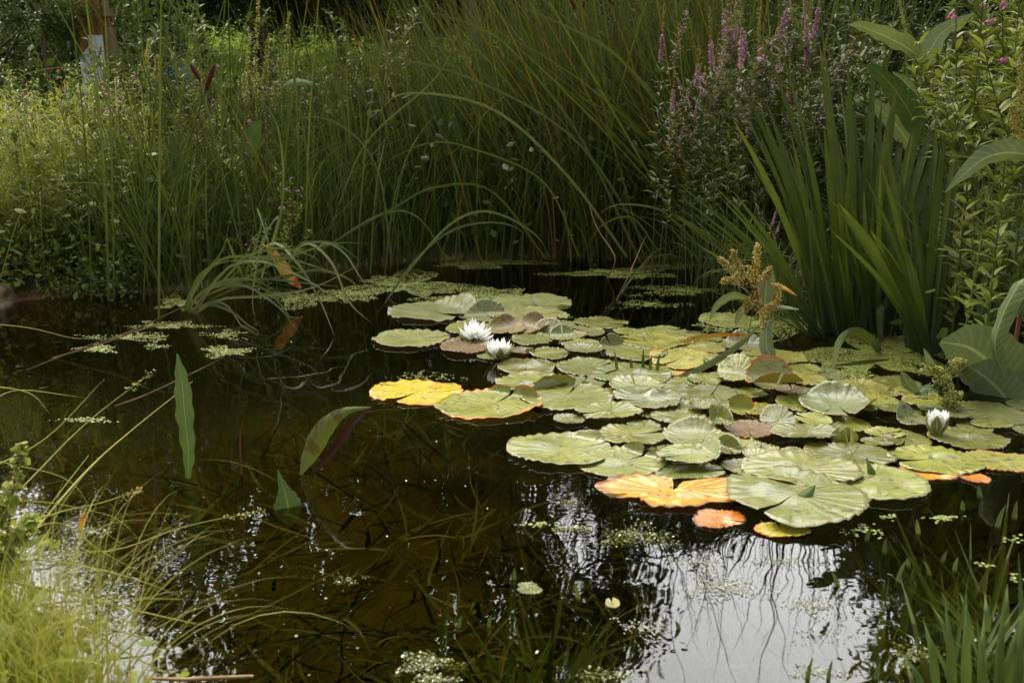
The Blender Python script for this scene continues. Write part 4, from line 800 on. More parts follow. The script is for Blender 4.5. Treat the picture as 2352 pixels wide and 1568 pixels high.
mb = MB(); tube(mb, [Vector((0, 0, -.1)), at(2125,450,Yd)-t_.location, at(2120,200,Yd)-t_.location, at(2075,20,Yd)-t_.location, at(2060,-60,Yd)-t_.location], [.008, .007, .006, .004, .003]); mb.obj('stem', M_stem, t_)
mb = MB(); seedhead(mb, [(2100,140,0),(2080,60,0),(2060,-40,0)], Yd, .018, 500); mb.v = [v-np.array(t_.location) for v in mb.v]; mb.obj('seed_head', M_seed, t_)
t_ = empty('dock_plant', W(2420, 860), label='dock with one pale leaf drooping left at the right frame edge', cat='dock plant')
dleaf([(2420,380,.05),(2340,352,0),(2270,360,-.05),(2215,400,-.1),(2172,441,-.12)], [10,44,50,40,22,2], M_dock, 2.35, .06, .55, .35, t_)
mb = MB(); tube(mb, [Vector((0, 0, -.1)), at(2430,600,2.45)-t_.location, at(2420,370,2.4)-t_.location, at(2390,100,2.4)-t_.location], .006); mb.obj('stem', M_stem, t_)
for pts in ([(2370,330,0),(2350,260,0),(2340,180,0),(2345,80,0)],[(2335,300,0),(2345,220,0),(2350,150,0)],[(2350,330,0),(2330,280,0),(2325,240,0)]):
    mb = MB(); seedhead(mb, pts, 2.4, .016, 420); mb.v = [v-np.array(t_.location) for v in mb.v]; mb.obj('seed_head', M_seedb if pts[0][0] < 2360 else M_seed, t_)
# yellow dock spikes far left and the broad leaves in the reeds
for j, (x, y0, y1, Yd) in enumerate([(590,330,0,4.9),(612,330,90,4.9),(660,240,30,5.1),(570,300,80,5.0),(340,210,90,4.8),(1740,420,20,4.9)]):
    seedplant((x, y0+220), [[(x,y0+220,0),(x+6,y0,0),(x-4,(y0+y1)/2,0),(x+4,y1,0)],[(x,y0,0),(x+18,(y0+y1)/2+30,0),(x+22,(y0+y1)/2-20,0)],[(x,y0,0),(x-16,(y0+y1)/2+40,.05),(x-18,(y0+y1)/2,.05)]], M_seed, Yd,
              ['yellow green dock spike, tallest at the upper left','shorter dock spike right of the tallest upper left one','lone dock spike nearest the sunny gap','dock spike left of the tallest upper left one','slim dock spike right of the painted board','dock spike among the purple loosestrife'][j], rad=.022, dens=420, size=.009)
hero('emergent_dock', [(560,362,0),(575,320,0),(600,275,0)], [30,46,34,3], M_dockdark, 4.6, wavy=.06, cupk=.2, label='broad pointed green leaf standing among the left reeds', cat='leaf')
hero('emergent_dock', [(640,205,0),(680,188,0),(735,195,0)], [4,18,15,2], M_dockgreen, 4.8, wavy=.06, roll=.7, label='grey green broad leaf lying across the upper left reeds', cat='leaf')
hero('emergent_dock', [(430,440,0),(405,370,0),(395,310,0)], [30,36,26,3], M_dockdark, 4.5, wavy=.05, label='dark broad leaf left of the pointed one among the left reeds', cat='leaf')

# ------------------------------------------------------------------ loosestrife, willowherb
def stemplant(name, seed, h, lean, nl, ll, lm, spike=None, spn=0, florets=0, fmat=None, branch=0, fr=.012, asp=.25, tip=.0):
    """returns list of (part name, mesh) for one stem with leaf pairs and flower spikes"""
    g_ = np.random.default_rng(seed); out_ = []
    az = g_.uniform(0, 6.28); P = arcs(np.zeros((1, 3)), np.array([az]), np.array([abs(lean)]), np.array([g_.uniform(-.1, .25)]), np.array([h]), 30)[0]
    mb = MB(); tube(mb, P, np.linspace(.004, .0012, 30), 5)
    paths = [P]
    for b in range(branch):
        k = g_.integers(12, 24); a2 = g_.uniform(0, 6.28); q = arcs(P[k][None], np.array([a2]), np.array([g_.uniform(.4, .8)]), np.array([-.4]), np.array([h*g_.uniform(.2, .38)]), 12)[0]; paths.append(q); tube(mb, q, np.linspace(.002, .001, 12), 4)
    out_.append(('stem', mb.mesh('stem', M_stem))); mb = MB()
    for pi, q in enumerate(paths):
        nn_ = nl if pi == 0 else nl//3; n_ = len(q); hi = (.80 if spike else .99)
        k = g_.uniform((.32 if spike else .08) if pi == 0 else .05, hi, nn_)*(n_-1); pos = np.stack([np.interp(k, np.arange(n_), q[:, c]) for c in range(3)], -1)
        a2 = g_.uniform(0, 6.28, nn_); L_ = ll*g_.uniform(.55, 1.1, nn_)*(1.1-.45*k/(n_-1)); Pp = arcs(pos, a2, g_.uniform(.6, 1.3, nn_), g_.uniform(.2, 1.2, nn_), L_, 6, 1.3)
        ribbons(mb, Pp, prof_leaf(6, L_*asp, .38), unit(np.stack([-np.sin(a2), np.cos(a2), a2*0+g_.normal(0, .2, nn_)], -1)), .3)
    out_.append(('foliage', mb.mesh('foliage', lm)))
    if spike:
        for pi, q in enumerate(paths[:1+branch]):
            n_ = len(q); a, b2 = spike; mb = MB(); nf = florets if pi == 0 else florets//3; k = g_.uniform(a if pi == 0 else .35, b2, nf)*(n_-1); pos = np.stack([np.interp(k, np.arange(n_), q[:, c]) for c in range(3)], -1)
            pos += unit(g_.normal(size=(nf, 3)))*fr*(g_.random((nf, 1))**.5)*(1.25-.8*(k/(n_-1)-a)/(1-a+.01))[:, None]; leafcloud(mb, pos, g_.uniform(.006, .012, nf), 0, aspect=.7); out_.append(('flower_spike', mb.mesh('flower_spike', fmat)))
            k2 = g_.uniform(b2-.03, .995, nf//3)*(n_-1); pos = np.stack([np.interp(k2, np.arange(n_), q[:, c]) for c in range(3)], -1)+g_.normal(0, .003, (nf//3, 3)); mb = MB(); leafcloud(mb, pos, np.full(nf//3, .006), 0); out_.append(('bud_tip', mb.mesh('bud_tip', M_seedb)))
    return out_
def plant(name, parts, x, y, z, rz, sc, tilt=(0, 0), **k):
    t_ = empty(name, (x, y, z), rz, **k); t_.rotation_euler = (tilt[0], tilt[1], rz); t_.scale = (sc,)*3
    for pn, me in parts:
        o = bpy.data.objects.new(pn, me); C.objects.link(o); o.parent = t_
    return t_
LP = [stemplant('l', 300+s, 1.5, .06, 90, .085, M_loose, (.80, .89), 1, 330, M_mag, 2) for s in range(5)]
LQ = [stemplant('l', 330+s, 1.15, .10, 130, .09, M_loose, branch=4) for s in range(4)]
lo = [(1493,75),(1530,215),(1552,240),(1608,60),(1618,120),(1632,100),(1645,20),(1660,60),(1685,95),(1705,15),(1770,110),(1830,100),(1885,55),(1640,180),(1740,60),(1790,10),(1600,150),(1665,130)]
for k, (x, y) in enumerate(lo):
    Yp = rnd.uniform(3.95, 4.5); ztop = at(x, y, Yp).z+.06; gx_ = (x-1176)/FP*Yp; sc = (ztop+.02)/(1.5*.93)
    plant('purple_loosestrife', LP[k % 5], gx_+rnd.uniform(-.03, .03), Yp, -.02, rnd.uniform(0, 6), sc, label='purple loosestrife with magenta spike behind the irises', cat='loosestrife', group='purple loosestrife plants right of the reed bed')
for k in range(46):
    x = rnd.uniform(1660, 2350); Yp = rnd.uniform(4.3, 5.4) if x < 1950 else rnd.uniform(3.7, 4.8)
    plant('leafy_plant', LQ[k % 4], (x-1176)/FP*Yp, Yp, max(-.02, H((x-1176)/FP*Yp, Yp)), rnd.uniform(0, 6), rnd.uniform(.7, 1.12), label='leafy green stem without flowers behind the irises', cat='bank plant', group='flowerless leafy stems behind the irises')
for k in range(26):
    x = rnd.uniform(250, 900); Yp = rnd.uniform(5.3, 6.4)
    if 355 < x < 480: continue
    plant('leafy_plant', LQ[k % 4], (x-1176)/FP*Yp, Yp, H((x-1176)/FP*Yp, Yp), rnd.uniform(0, 6), rnd.uniform(.8, 1.25), label='leafy green stem standing behind the left bank flowers', cat='bank plant', group='leafy stems behind the left bank flowers')
t0 = plant('purple_loosestrife', LP[0], *W(1720, 760), 2, .36, (.25, .2), label='short broken purple loosestrife leaning by the dock plant', cat='loosestrife')
WH = [stemplant('w', 360+s, 1.2, .05, 120, .08, M_herb, branch=3, asp=.24) for s in range(5)]
for s in range(5):
    g_ = np.random.default_rng(370+s); tipz = 1.17
    for j in range(5):
        mb = MB(); a_ = g_.uniform(0, 6.28); c_ = np.array([g_.normal(0, .04), g_.normal(0, .04), tipz-.05*j-g_.random()*.05]); leafcloud(mb, c_+g_.normal(0, .0035, (7, 3)), np.full(7, .013), 0, aspect=.85); WH[s].append(('blossom', mb.mesh('blossom', M_pink)))
for k, (x, Yp, sc) in enumerate([(2240,2.75,1.15),(2270,2.7,1.0),(2215,2.9,1.2),(2295,2.6,1.0),(2310,2.9,1.25),(2250,3.0,1.3),(2345,2.8,1.2),(2200,3.1,1.2),(2180,3.3,1.3),(2385,2.7,1.2)]):
    plant('willowherb', WH[k % 5], (x-1176)/FP*Yp, Yp, max(0, H((x-1176)/FP*Yp, Yp)), rnd.uniform(0, 6), sc, label='bright green willowherb on the right bank with few pink flowers', cat='willowherb', group='willowherb on the right bank')
for k in range(34):
    x = rnd.choice([rnd.uniform(-60, 330), rnd.uniform(-60, 330), rnd.uniform(330, 720)]); Yp = rnd.uniform(4.1, 5.3); sc = rnd.uniform(.6, .84)
    plant('willowherb', WH[k % 5], (x-1176)/FP*Yp, Yp, H((x-1176)/FP*Yp, Yp), rnd.uniform(0, 6), sc, label='pink flowered willowherb on the left bank', cat='willowherb', group='willowherb on the left bank')
# pale feathery wildflower clumps on the left
def feather(seed):
    g_ = np.random.default_rng(seed); mb = MB(); n_ = 60; az = g_.uniform(0, 6.28, n_); P = arcs(np.stack([g_.normal(0, .12, n_), g_.normal(0, .12, n_), np.zeros(n_)], -1), az, g_.uniform(0, .35, n_), g_.uniform(0, .5, n_), g_.uniform(.5, .95, n_), 8)
    ribbons(mb, P, np.full((n_, 8), .003), unit(np.stack([-np.sin(az), np.cos(az), az*0], -1)), .3); parts = [('stems', mb.mesh('stems', M_hay))]
    mb = MB(); k = 2600; i = g_.integers(0, n_, k); j = g_.integers(1, 8, k); pos = P[i, j]+g_.normal(0, .035, (k, 3)); leafcloud(mb, pos, g_.uniform(.018, .05, k), 0, aspect=.2); parts.append(('foliage', mb.mesh('foliage', M_hay)))
    k = 8; i = g_.integers(0, n_, k)
    for q in range(k):
        mb = MB(); leafcloud(mb, P[i[q], 7]+g_.normal(0, .005, (9, 3)), np.full(9, .012), 0, aspect=.8); parts.append(('flower', mb.mesh('flower', M_pink if (seed+q) % 3 else M_blue)))
    return parts
FE = [feather(400+s) for s in range(4)]
for k, (x, Yp, sc) in enumerate([(10,4.3,.8),(60,4.25,.9),(110,4.5,1.0),(170,4.5,1.0),(230,4.6,1.0),(40,4.7,1.1),(130,4.9,1.1),(-40,4.5,1.05),(200,4.9,1.1),(280,4.9,1.05),(330,5.0,.85),(400,5.1,.7),(-80,4.9,1.1),(20,4.2,.6),(90,4.15,.62),(470,5.2,.75),(540,5.3,.8)]):
    x_ = (x-1176)/FP*Yp; plant('wildflower_clump', FE[k % 4], x_, Yp, H(x_, Yp), rnd.uniform(0, 6), sc*.9, label='pale yellow green feathery wildflower clump on the left bank', cat='wildflowers', group='feathery wildflower clumps on the left bank')
# low leafy weeds at the left waterline
def weed(seed, mat, sz, hgt, n_=260, r=.16):
    g_ = np.random.default_rng(seed); mb = MB(); pos = np.stack([g_.normal(0, r, n_), g_.normal(0, r*.8, n_), np.abs(g_.normal(0, hgt, n_))], -1); leafcloud(mb, pos, g_.uniform(sz*.6, sz*1.2, n_), 0, aspect=.6, up=.8); p = [('foliage', mb.mesh('foliage', mat))]
    mb = MB(); 
    for _ in range(9): a, b_ = g_.normal(0, r*.5, 2); tube(mb, [(a*.4, b_*.4, -.03), (a, b_, hgt*.7), (a*1.5, b_*1.5, hgt*1.5)], [.003, .002, .001], 4)
    p.append(('stems', mb.mesh('stems', M_stem))); return p
WE = [weed(500+s, M_herb, .05, .16) for s in range(3)]+[weed(510+s, M_shrub, .055, .2) for s in range(3)]
for k, x in enumerate([60,120,175,230,285,350,-20,-60,0,45,95,140,190,240,290,340,400,460,30,120,210,310,520,600]):
    y = np.interp(x, [-60, 300, 600], [686, 672, 645]); b_ = W(x, y); f_ = 1+(rnd.uniform(.01, .08) if k > 6 else rnd.uniform(-.012, .01)); plant('leafy_weed', WE[k % 6], b_.x*f_, b_.y*f_, max(0, H(b_.x*f_, b_.y*f_)), rnd.uniform(0, 6), rnd.uniform(.6, 1.1)*(1 if k > 6 else .55), label='low leafy weed overhanging the left waterline', cat='weed', group='leafy weeds at the left waterline')
for k, x in enumerate([2160,2200,2260,2320,2390]):
    b_ = W(x, np.interp(x, [2160, 2390], [775, 820])); plant('leafy_weed', WE[3+k % 3], b_.x*1.03, b_.y*1.03, .02, rnd.uniform(0, 6), rnd.uniform(.7, 1.1), label='low round leaved weed in shade behind the big dock leaves', cat='weed', group='leafy weeds on the right bank')
# ------------------------------------------------------------------ stone, post, fence, person
def rock(name, loc, r, label, seed):
    bm = __import__('bmesh').new(); __import__('bmesh').ops.create_icosphere(bm, subdivisions=4, radius=1); g_ = random.Random(seed); ph = [g_.uniform(0, 6) for _ in range(9)]
    for v in bm.verts:
        c = v.co; k = 1+.12*math.sin(3*c.x+ph[0])+.1*math.sin(4*c.y+ph[1])+.08*math.sin(7*c.z+ph[2])+.03*math.sin(15*c.x+9*c.y+ph[3]); m_ = max(abs(c.x), abs(c.y), abs(c.z)); c2 = c*(.55+.45/m_*1)*k
        v.co = (c2.x*r[0], c2.y*r[1], c2.z*r[2])
    me = bpy.data.meshes.new(name); bm.to_mesh(me); bm.free(); me.materials.append(M_stone); me.polygons.foreach_set('use_smooth', [True]*len(me.polygons)); o = bpy.data.objects.new(name, me); C.objects.link(o); o.location = loc; tag(o, label, 'stone')
M_stone = plain('brown stone', (.10, .065, .035), (.22, .16, .10), .85, 14, 1, .3, dist=.02)
p_ = W(-50, 706); rock('edging_stone', (p_.x, p_.y+.05, .0), (.12, .15, .085), 'brown edging stone at the left frame edge by the waterline', 3)
p_ = W(-110, 740); rock('edging_stone', (p_.x, p_.y, -.02), (.14, .16, .10), 'lower edging stone beyond the left frame edge', 5)
M_rust = plain('rusty orange wood', (.16, .07, .02), (.30, .13, .035), .8, 9, .8, .2, (2, 2, .4), .01)
M_board = plain('pale painted board', (.50, .55, .55), (.62, .66, .65), .7, 5, .3, .3, (1, 1, .5))
M_wood = plain('weathered wood', (.16, .11, .06), (.28, .20, .11), .85, 10, .8, .2, (1, 1, .3), .01)
M_mark = plain('brown painted leaf mark', (.16, .10, .03), (.24, .15, .05), .8, 30, .2)
M_rail = plain('pale rail', (.22, .16, .11), (.34, .27, .20), .6, 20, .3)
Yp = 6.3; a = at(180, 60, Yp); b_ = at(236, 60, Yp); gz = H(a.x, Yp); t_ = empty('wooden_post', ((a.x+b_.x)/2, Yp, gz), label='rusty orange post with a pale painted board, wrapped by the round leaved shrub', cat='post')
mb = MB(); hw = (b_.x-a.x)/2; box(mb, -hw, hw*.9, 0, .16, -.2, 2.3); mb.obj('post', M_rust, t_, smooth=False)
zt = at(205, 82, Yp).z-gz; zb = at(205, 250, Yp).z-gz; mb = MB()
nrow = 12; zz = np.linspace(zb-.3, zt, nrow); lft = np.where(zz < zt*.94, -hw*1.05, -hw*.2); v = []
for z_, l_ in zip(zz, lft):
    v += [(l_, -.022, z_), (hw*.92, -.022, z_), (hw*.92, -.003, z_), (l_, -.003, z_)]
i = np.arange(nrow-1)*4; f = np.concatenate([np.stack([i+k_, i+(k_+1) % 4, i+4+(k_+1) % 4, i+4+k_], -1) for k_ in range(4)]+[np.array([[(nrow-1)*4+q for q in range(4)]])]); mb.add(v, f)
bd = mb.obj('painted_board', M_board, t_, smooth=False)
for (x, y, ln, w_, an) in [(214,158,.07,.018,.35),(207,118,.05,.014,.3),(231,115,.06,.014,-.1),(236,158,.06,.008,-.12),(221,152,.02,.02,0)]:
    c_ = at(x, y, Yp-.025)-t_.location; s = np.linspace(-.5, .5, 9); P = np.stack([c_.x+np.sin(an)*-s*ln*1.0, np.full(9, c_.y), c_.z+s*ln*np.cos(an)], -1); mb = MB(); ribbons(mb, P[None], prof_leaf(9, np.array([w_]), .4), np.array([[1., 0, 0]]), 0.02); mb.obj('leaf_mark', M_mark, bd)
mb = MB()
for k in range(6): box(mb, hw*.95, hw*1.55, .02, .10, .25+k*.27, .25+k*.27+.2)
mb.obj('side_blocks', M_wood, t_, smooth=False)
# fence at far left
Yf = 7.2; x0_ = at(-400, 200, Yf).x; x1_ = at(110, 200, Yf).x; gz = H(x1_, Yf); t_ = empty('rail_fence', (x1_, Yf, gz), label='low fence of pale horizontal rails at the upper left edge', cat='fence')
for y_, mt_, r_ in ((175, M_rail, .016), (201, M_rail, .022), (215, M_board, .006), (226, M_board, .007)):
    z_ = at(0, y_, Yf).z-gz; mb = MB(); tube(mb, [(x0_-x1_, 0, z_), ((x0_-x1_)/2, .01, z_-.01), (0, 0, z_)], r_, 8); mb.obj('rail', mt_, t_)
for k in range(3):
    mb = MB(); box(mb, -.05-k*.9, .05-k*.9, .03, .13, -.2, at(0, 160, Yf).z-gz); mb.obj('fence_post', M_wood, t_, smooth=False)
# person in a blue shirt, seen over the plants: bending, back towards the camera
def skinobj(name, joints, edges, mat, parent=None, sub=2, **k):
    me = bpy.data.meshes.new(name); me.from_pydata([j[0] for j in joints], edges, []); o = bpy.data.objects.new(name, me); C.objects.link(o); sk = o.modifiers.new('skin', 'SKIN'); sk.use_smooth_shade = True
    for i_, j in enumerate(joints): me.skin_vertices[0].data[i_].radius = (j[1], j[2] if len(j) > 2 else j[1])
    me.skin_vertices[0].data[0].use_root = True
    s_ = o.modifiers.new('sub', 'SUBSURF'); s_.levels = sub; s_.render_levels = sub; me.materials.append(mat)
    if parent is not None: o.parent = parent
    tag(o, **k); return o
M_skin = plain('skin', (.42, .22, .14), (.48, .27, .18), .55, 30, .1); M_shirt = plain('light blue shirt', (.26, .48, .66), (.32, .54, .72), .85, 18, .8, .2, dist=.02)
M_jean = plain('dark trousers', (.02, .025, .05), (.03, .04, .07), .9, 40, .4); M_hair = plain('reddish hair', (.30, .10, .04), (.36, .14, .06), .7, 60, .8)
Yq = 9.2; pc = at(417, 218, Yq); gz = H(pc.x, Yq); t_ = empty('person', (pc.x, Yq, gz), label='person in a light blue shirt crouching behind the left bank plants', cat='person'); hz = pc.z-gz
J = [((.12, 0, hz-.02), .12), ((.05, 0, hz+.10), .125), ((-.04, 0, hz+.22), .14), ((-.10, -.01, hz+.29), .05), ((-.15, -.03, hz+.38), .085), ((-.17, -.04, hz+.45), .07),
     ((-.02, -.17, hz+.24), .05), ((-.12, -.24, hz+.05), .04), ((-.26, -.22, hz-.08), .03), ((-.02, .17, hz+.24), .05), ((-.14, .22, hz+.05), .04), ((-.28, .18, hz-.08), .03),
     ((.10, -.11, hz-.08), .09), ((-.22, -.15, hz-.06), .065), ((-.06, -.14, .09), .045), ((-.18, -.14, .04), .04), ((.10, .11, hz-.08), .09), ((-.22, .15, hz-.06), .065), ((-.06, .14, .09), .045), ((-.18, .14, .04), .04)]
E = [(0,1),(1,2),(2,3),(3,4),(4,5),(2,6),(6,7),(7,8),(2,9),(9,10),(10,11),(0,12),(12,13),(13,14),(14,15),(0,16),(16,17),(17,18),(18,19)]
skinobj('body', J, E, M_skin, t_)
skinobj('shirt', [((.13, 0, hz), .135), ((.05, 0, hz+.11), .15), ((-.04, 0, hz+.22), .165), ((-.08, 0, hz+.27), .08), ((-.02, -.18, hz+.24), .075), ((-.08, -.23, hz+.13), .06), ((-.02, .18, hz+.24), .075), ((-.09, .22, hz+.13), .06)], [(0,1),(1,2),(2,3),(2,4),(4,5),(2,6),(6,7)], M_shirt, t_)
skinobj('trousers', [((.13, 0, hz-.04), .135), ((.10, -.11, hz-.08), .105), ((-.22, -.15, hz-.06), .08), ((-.07, -.14, .14), .06), ((.10, .11, hz-.08), .105), ((-.22, .15, hz-.06), .08), ((-.07, .14, .14), .06)], [(0,1),(1,2),(2,3),(0,4),(4,5),(5,6)], M_jean, t_)
skinobj('hair', [((-.13, -.0, hz+.43), .085), ((-.11, 0, hz+.37), .075)], [(0,1)], M_hair, t_)
M_white = plain('white cloth', (.62, .62, .60), (.74, .74, .72), .8, 20, .6, dist=.02)
pc = at(338, 226, 8.6); skinobj('white_bag', [((pc.x, 8.6, pc.z-.12), .09), ((pc.x+.03, 8.6, pc.z-.02), .10), ((pc.x-.02, 8.6, pc.z+.05), .06)], [(0,1),(1,2)], M_white, label='white cloth bag half hidden left of the person', cat='bag')

# ------------------------------------------------------------------ trees and shrubs beyond
def crown_mesh(seed, n_, rx, rz, leaf, mat, clumps=46, cs=.17, hollow=.35):
    g_ = np.random.default_rng(seed); c_ = unit(g_.normal(size=(clumps, 3)))*(hollow+(1-hollow)*g_.random((clumps, 1))**.6)*np.array([rx, rx, rz])
    k = g_.integers(0, clumps, n_); pos = c_[k]+g_.normal(size=(n_, 3))*np.array([rx, rx, rz])*cs*g_.uniform(.5, 1.2, (clumps, 1))[k]; mb = MB()
    leafcloud(mb, pos, g_.uniform(leaf*.6, leaf*1.25, n_), 0, up=.7, aspect=.6); return mb.mesh('crown', mat), c_
def tree(px, Y_, zc, rx, rz, cm, label, group, trunk=.12, name='tree', cat='tree', mt=None):
    x = (px-1176)/FP*Y_; gz = H(x, Y_); t_ = empty(name, (x, Y_, gz), label=label, cat=cat, group=group); o = bpy.data.objects.new('crown', cm[0]); C.objects.link(o); o.parent = t_; o.location = (0, 0, zc); o.rotation_euler = (0, 0, rnd.uniform(0, 6)); o.scale = (rx, rx, rz)
    a_ = o.rotation_euler.z
    mb = MB(); tube(mb, [(0, 0, -.3), (.04*trunk/.12, 0, zc*.4), (-.03, .02, zc*.8), (.02, 0, zc+rz*.4)], [trunk, trunk*.8, trunk*.6, trunk*.2], 9)
    for k in range(10):
        c_ = cm[1][k*3 % len(cm[1])]*np.array([rx, rx, rz]); cx_ = c_[0]*math.cos(a_)-c_[1]*math.sin(a_); cy_ = c_[0]*math.sin(a_)+c_[1]*math.cos(a_)
        s0 = max(.15, zc-rz*.5+rnd.uniform(-.2, .5)*rz); tube(mb, [(0, 0, s0), (cx_*.45, cy_*.45, (s0+zc+c_[2])/2+.1), (cx_, cy_, zc+c_[2])], [trunk*.35, trunk*.2, trunk*.05], 5)
    mb.obj('trunk', mt or M_bark, t_); return t_
CA = crown_mesh(600, 22000, 1, 1, .052, M_tree1, 90, .12); CB = crown_mesh(601, 20000, 1, 1, .056, M_tree2, 80, .12); CC = crown_mesh(602, 8000, 1, 1, .05, M_tree1, 36, .2); CD = crown_mesh(603, 7000, 1, 1, .055, M_bright, 40, .15)
CS = crown_mesh(604, 5200, 1, 1, .085, M_shrub, 40, .15, .5); CE = crown_mesh(605, 14000, 1, 1, .07, M_tree1, 60, .2, .1)
for px, Y_, zc, rx, rz, cm, lb in [(620,11.5,5.6,2.0,3.9,CA,'dark broad tree behind the person, second from the left'),(900,12.5,6.0,2.3,4.3,CB,'large tree behind the centre left reeds'),(1250,13.5,5.0,2.1,3.2,CA,'tree with pale leaning trunk behind the central reeds'),
                              (240,10.0,2.7,1.25,2.0,CB,'leafy tree left of the person, close behind the post'),(-120,12.0,2.0,2.2,1.3,CA,'low tree at the far left edge'),(2560,7.2,3.4,1.7,3.0,CA,'dark tree beyond the right frame edge'),
                              (1620,12.0,2.7,1.9,1.15,CB,'low dark tree behind the loosestrife'),(1900,10.5,2.5,1.8,1.1,CA,'low dark tree behind the irises'),(2240,9.0,2.5,1.7,1.4,CB,'bushy tree behind the right bank')]:
    tree(px, Y_, zc, rx, rz, cm, lb, 'trees beyond the pond')
for k, (px, Y_) in enumerate([(320,10.4),(500,10.6),(640,9.2),(800,10.0),(960,9.3),(1120,10.1),(1290,9.4),(1450,9.9),(1600,9.0),(1780,9.3),(1960,8.8),(2150,8.2),(2330,8.0),(-60,9.3),(140,9.6)]):
    tree(px, Y_, 1.75+(.15*(k % 3))+(.17 if 450 < px < 1000 else 0), 1.0+.12*(k % 2), .85, [CA, CB][k % 2], 'low branched dark tree at the back edge of the pond garden', 'low dark trees at the back of the garden', trunk=.045)
for k, px in enumerate([-520,-330,-150,20,180,340,500,660,820,980,1140,1300,1460,1620,1780,1940,2100,2300,2500,2750]):
    tree(px, 22+(k % 3)*1.5, 2.0, 3.2, 2.9, CE, 'far tree in the dark tree line behind the meadow', 'far tree line behind the meadow', trunk=.2)
for k, (px, Y_, r_, zc) in enumerate([(700,15,1.1,.6),(800,14.5,1.0,.6),(610,15.5,1.1,.6),(900,15.5,1.0,.6),(1000,15,.9,.5),(1450,15,.9,.7),(1510,15.5,.9,.7),(520,15.5,.9,.4),(1180,15.5,.8,.5),(750,17,1.4,.7),(900,17.5,1.4,.7),(1400,17,1.3,.8)]):
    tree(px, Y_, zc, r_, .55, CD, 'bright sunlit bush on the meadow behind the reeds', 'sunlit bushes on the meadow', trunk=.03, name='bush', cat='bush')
for k, (px, Y_, rx, rz, zc) in enumerate([(50,6.5,.66,.75,1.25),(310,6.75,.50,.8,1.45),(160,6.15,.30,.20,1.34)]):
    tree(px, Y_, zc, rx, rz, CS, ['round leaved shrub left of the painted post','round leaved shrub right of the painted post','small round leaved shoots hanging over the painted post'][k], None, trunk=.03, name='shrub', cat='shrub')
for k in range(17):
    px = 330+k*68+rnd.uniform(-25, 25); Y_ = rnd.uniform(6.0, 7.4); r_ = rnd.uniform(.45, .62)
    tree(px, Y_, .38, r_, .56, CC, 'low dark bush directly behind the reed bed', 'low bushes behind the reed bed', trunk=.02, name='bush', cat='bush')
for k in range(20):
    px = rnd.uniform(1420, 2500) if k < 13 else rnd.uniform(300, 1000); Y_ = rnd.uniform(5.6, 8.2) if k < 13 else rnd.uniform(7.0, 8.6); r_ = rnd.uniform(.45, .8)
    tree(px, Y_, .7+.3*rnd.random() if k < 13 else .4, r_, r_*1.1 if k < 13 else .5, CC, 'dark shrub in the thicket behind the reeds and loosestrife', 'shrubs in the thicket', trunk=.025, name='shrub', cat='shrub')
# leaning pale trunk and mossy log behind the reeds
mb = MB(); tube(mb, [at(1125,260,8.6)+Vector((0, 0, -.4)), at(1110,190,8.6), at(1098,110,8.65), at(1085,30,8.7), at(1070,-90,8.8)], [.07, .06, .055, .05, .045], 9); mb.obj('leaning_dead_tree', plain('pale dead trunk', (.14, .11, .07), (.26, .21, .14), .9, 8, .8, .2, (1, 1, .3), .02), label='pale dead tree trunk seen through the central reeds', cat='dead trunk')
mb = MB(); tube(mb, [at(690,232,6.9), at(760,216,6.9), at(860,222,6.9), at(960,212,7.0), at(1080,240,7.1)], [.10, .13, .11, .12, .08], 12); mb.obj('mossy_log', plain('mossy bark', (.03, .035, .012), (.10, .06, .02), .95, 14, 1, .1, dist=.03), label='dark mossy fallen log behind the centre left reeds', cat='log')
mb = MB(); n_ = 9000; yb = rng.uniform(9.5, 18, n_); x = rng.uniform(-.75, .6, n_)*yb; base = np.stack([x, yb, height(x, yb)], -1); az = rng.uniform(0, 6.28, n_); P = arcs(base, az, rng.uniform(0, .5, n_), rng.uniform(.2, 1, n_), rng.uniform(.1, .3, n_), 4)
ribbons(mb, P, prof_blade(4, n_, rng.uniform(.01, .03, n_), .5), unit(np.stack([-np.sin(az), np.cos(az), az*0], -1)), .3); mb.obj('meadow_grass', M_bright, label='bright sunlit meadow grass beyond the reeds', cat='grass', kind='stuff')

# ------------------------------------------------------------------ under and just above the near water: water soldier rosettes
def rosette(seed, nb, L0, L1, wd, mat, up=(.5, 1.35)):
    g_ = np.random.default_rng(seed); az = g_.uniform(0, 6.28, nb); mb = MB(); P = arcs(np.zeros((nb, 3)), az, g_.uniform(*up, nb), g_.uniform(-.25, .35, nb), g_.uniform(L0, L1, nb), 8, 1.2)
    s = np.linspace(0, 1, 8); pr = (1-s**1.5)*.9+.04; ribbons(mb, P, g_.uniform(wd*.7, wd*1.2, nb)[:, None]*pr[None], unit(np.stack([-np.sin(az), np.cos(az), az*0], -1)), .35); return mb.mesh('rosette_leaves', mat)
def tangle(seed):
    g_ = np.random.default_rng(seed); nb = 46; az = g_.normal(g_.uniform(0, 6.28), 1.1, nb); base = np.stack([g_.normal(0, .17, nb), g_.normal(0, .17, nb), g_.uniform(-.12, .05, nb)], -1); mb = MB()
    P = arcs(base, az, g_.uniform(.7, 1.6, nb), g_.uniform(-.5, .9, nb), g_.uniform(.10, .34, nb), 9, 1.4); P[..., 0] += .02*np.sin(np.linspace(0, 4, 9)[None]+g_.uniform(0, 6, (nb, 1)))
    ribbons(mb, P, prof_blade(9, nb, g_.uniform(.004, .012, nb), .4), unit(np.stack([-np.sin(az), np.cos(az), g_.normal(0, .5, nb)], -1)), .2, twist=g_.uniform(-1.5, 1.5, nb)); return mb.mesh('tangled_weed', M_sub)
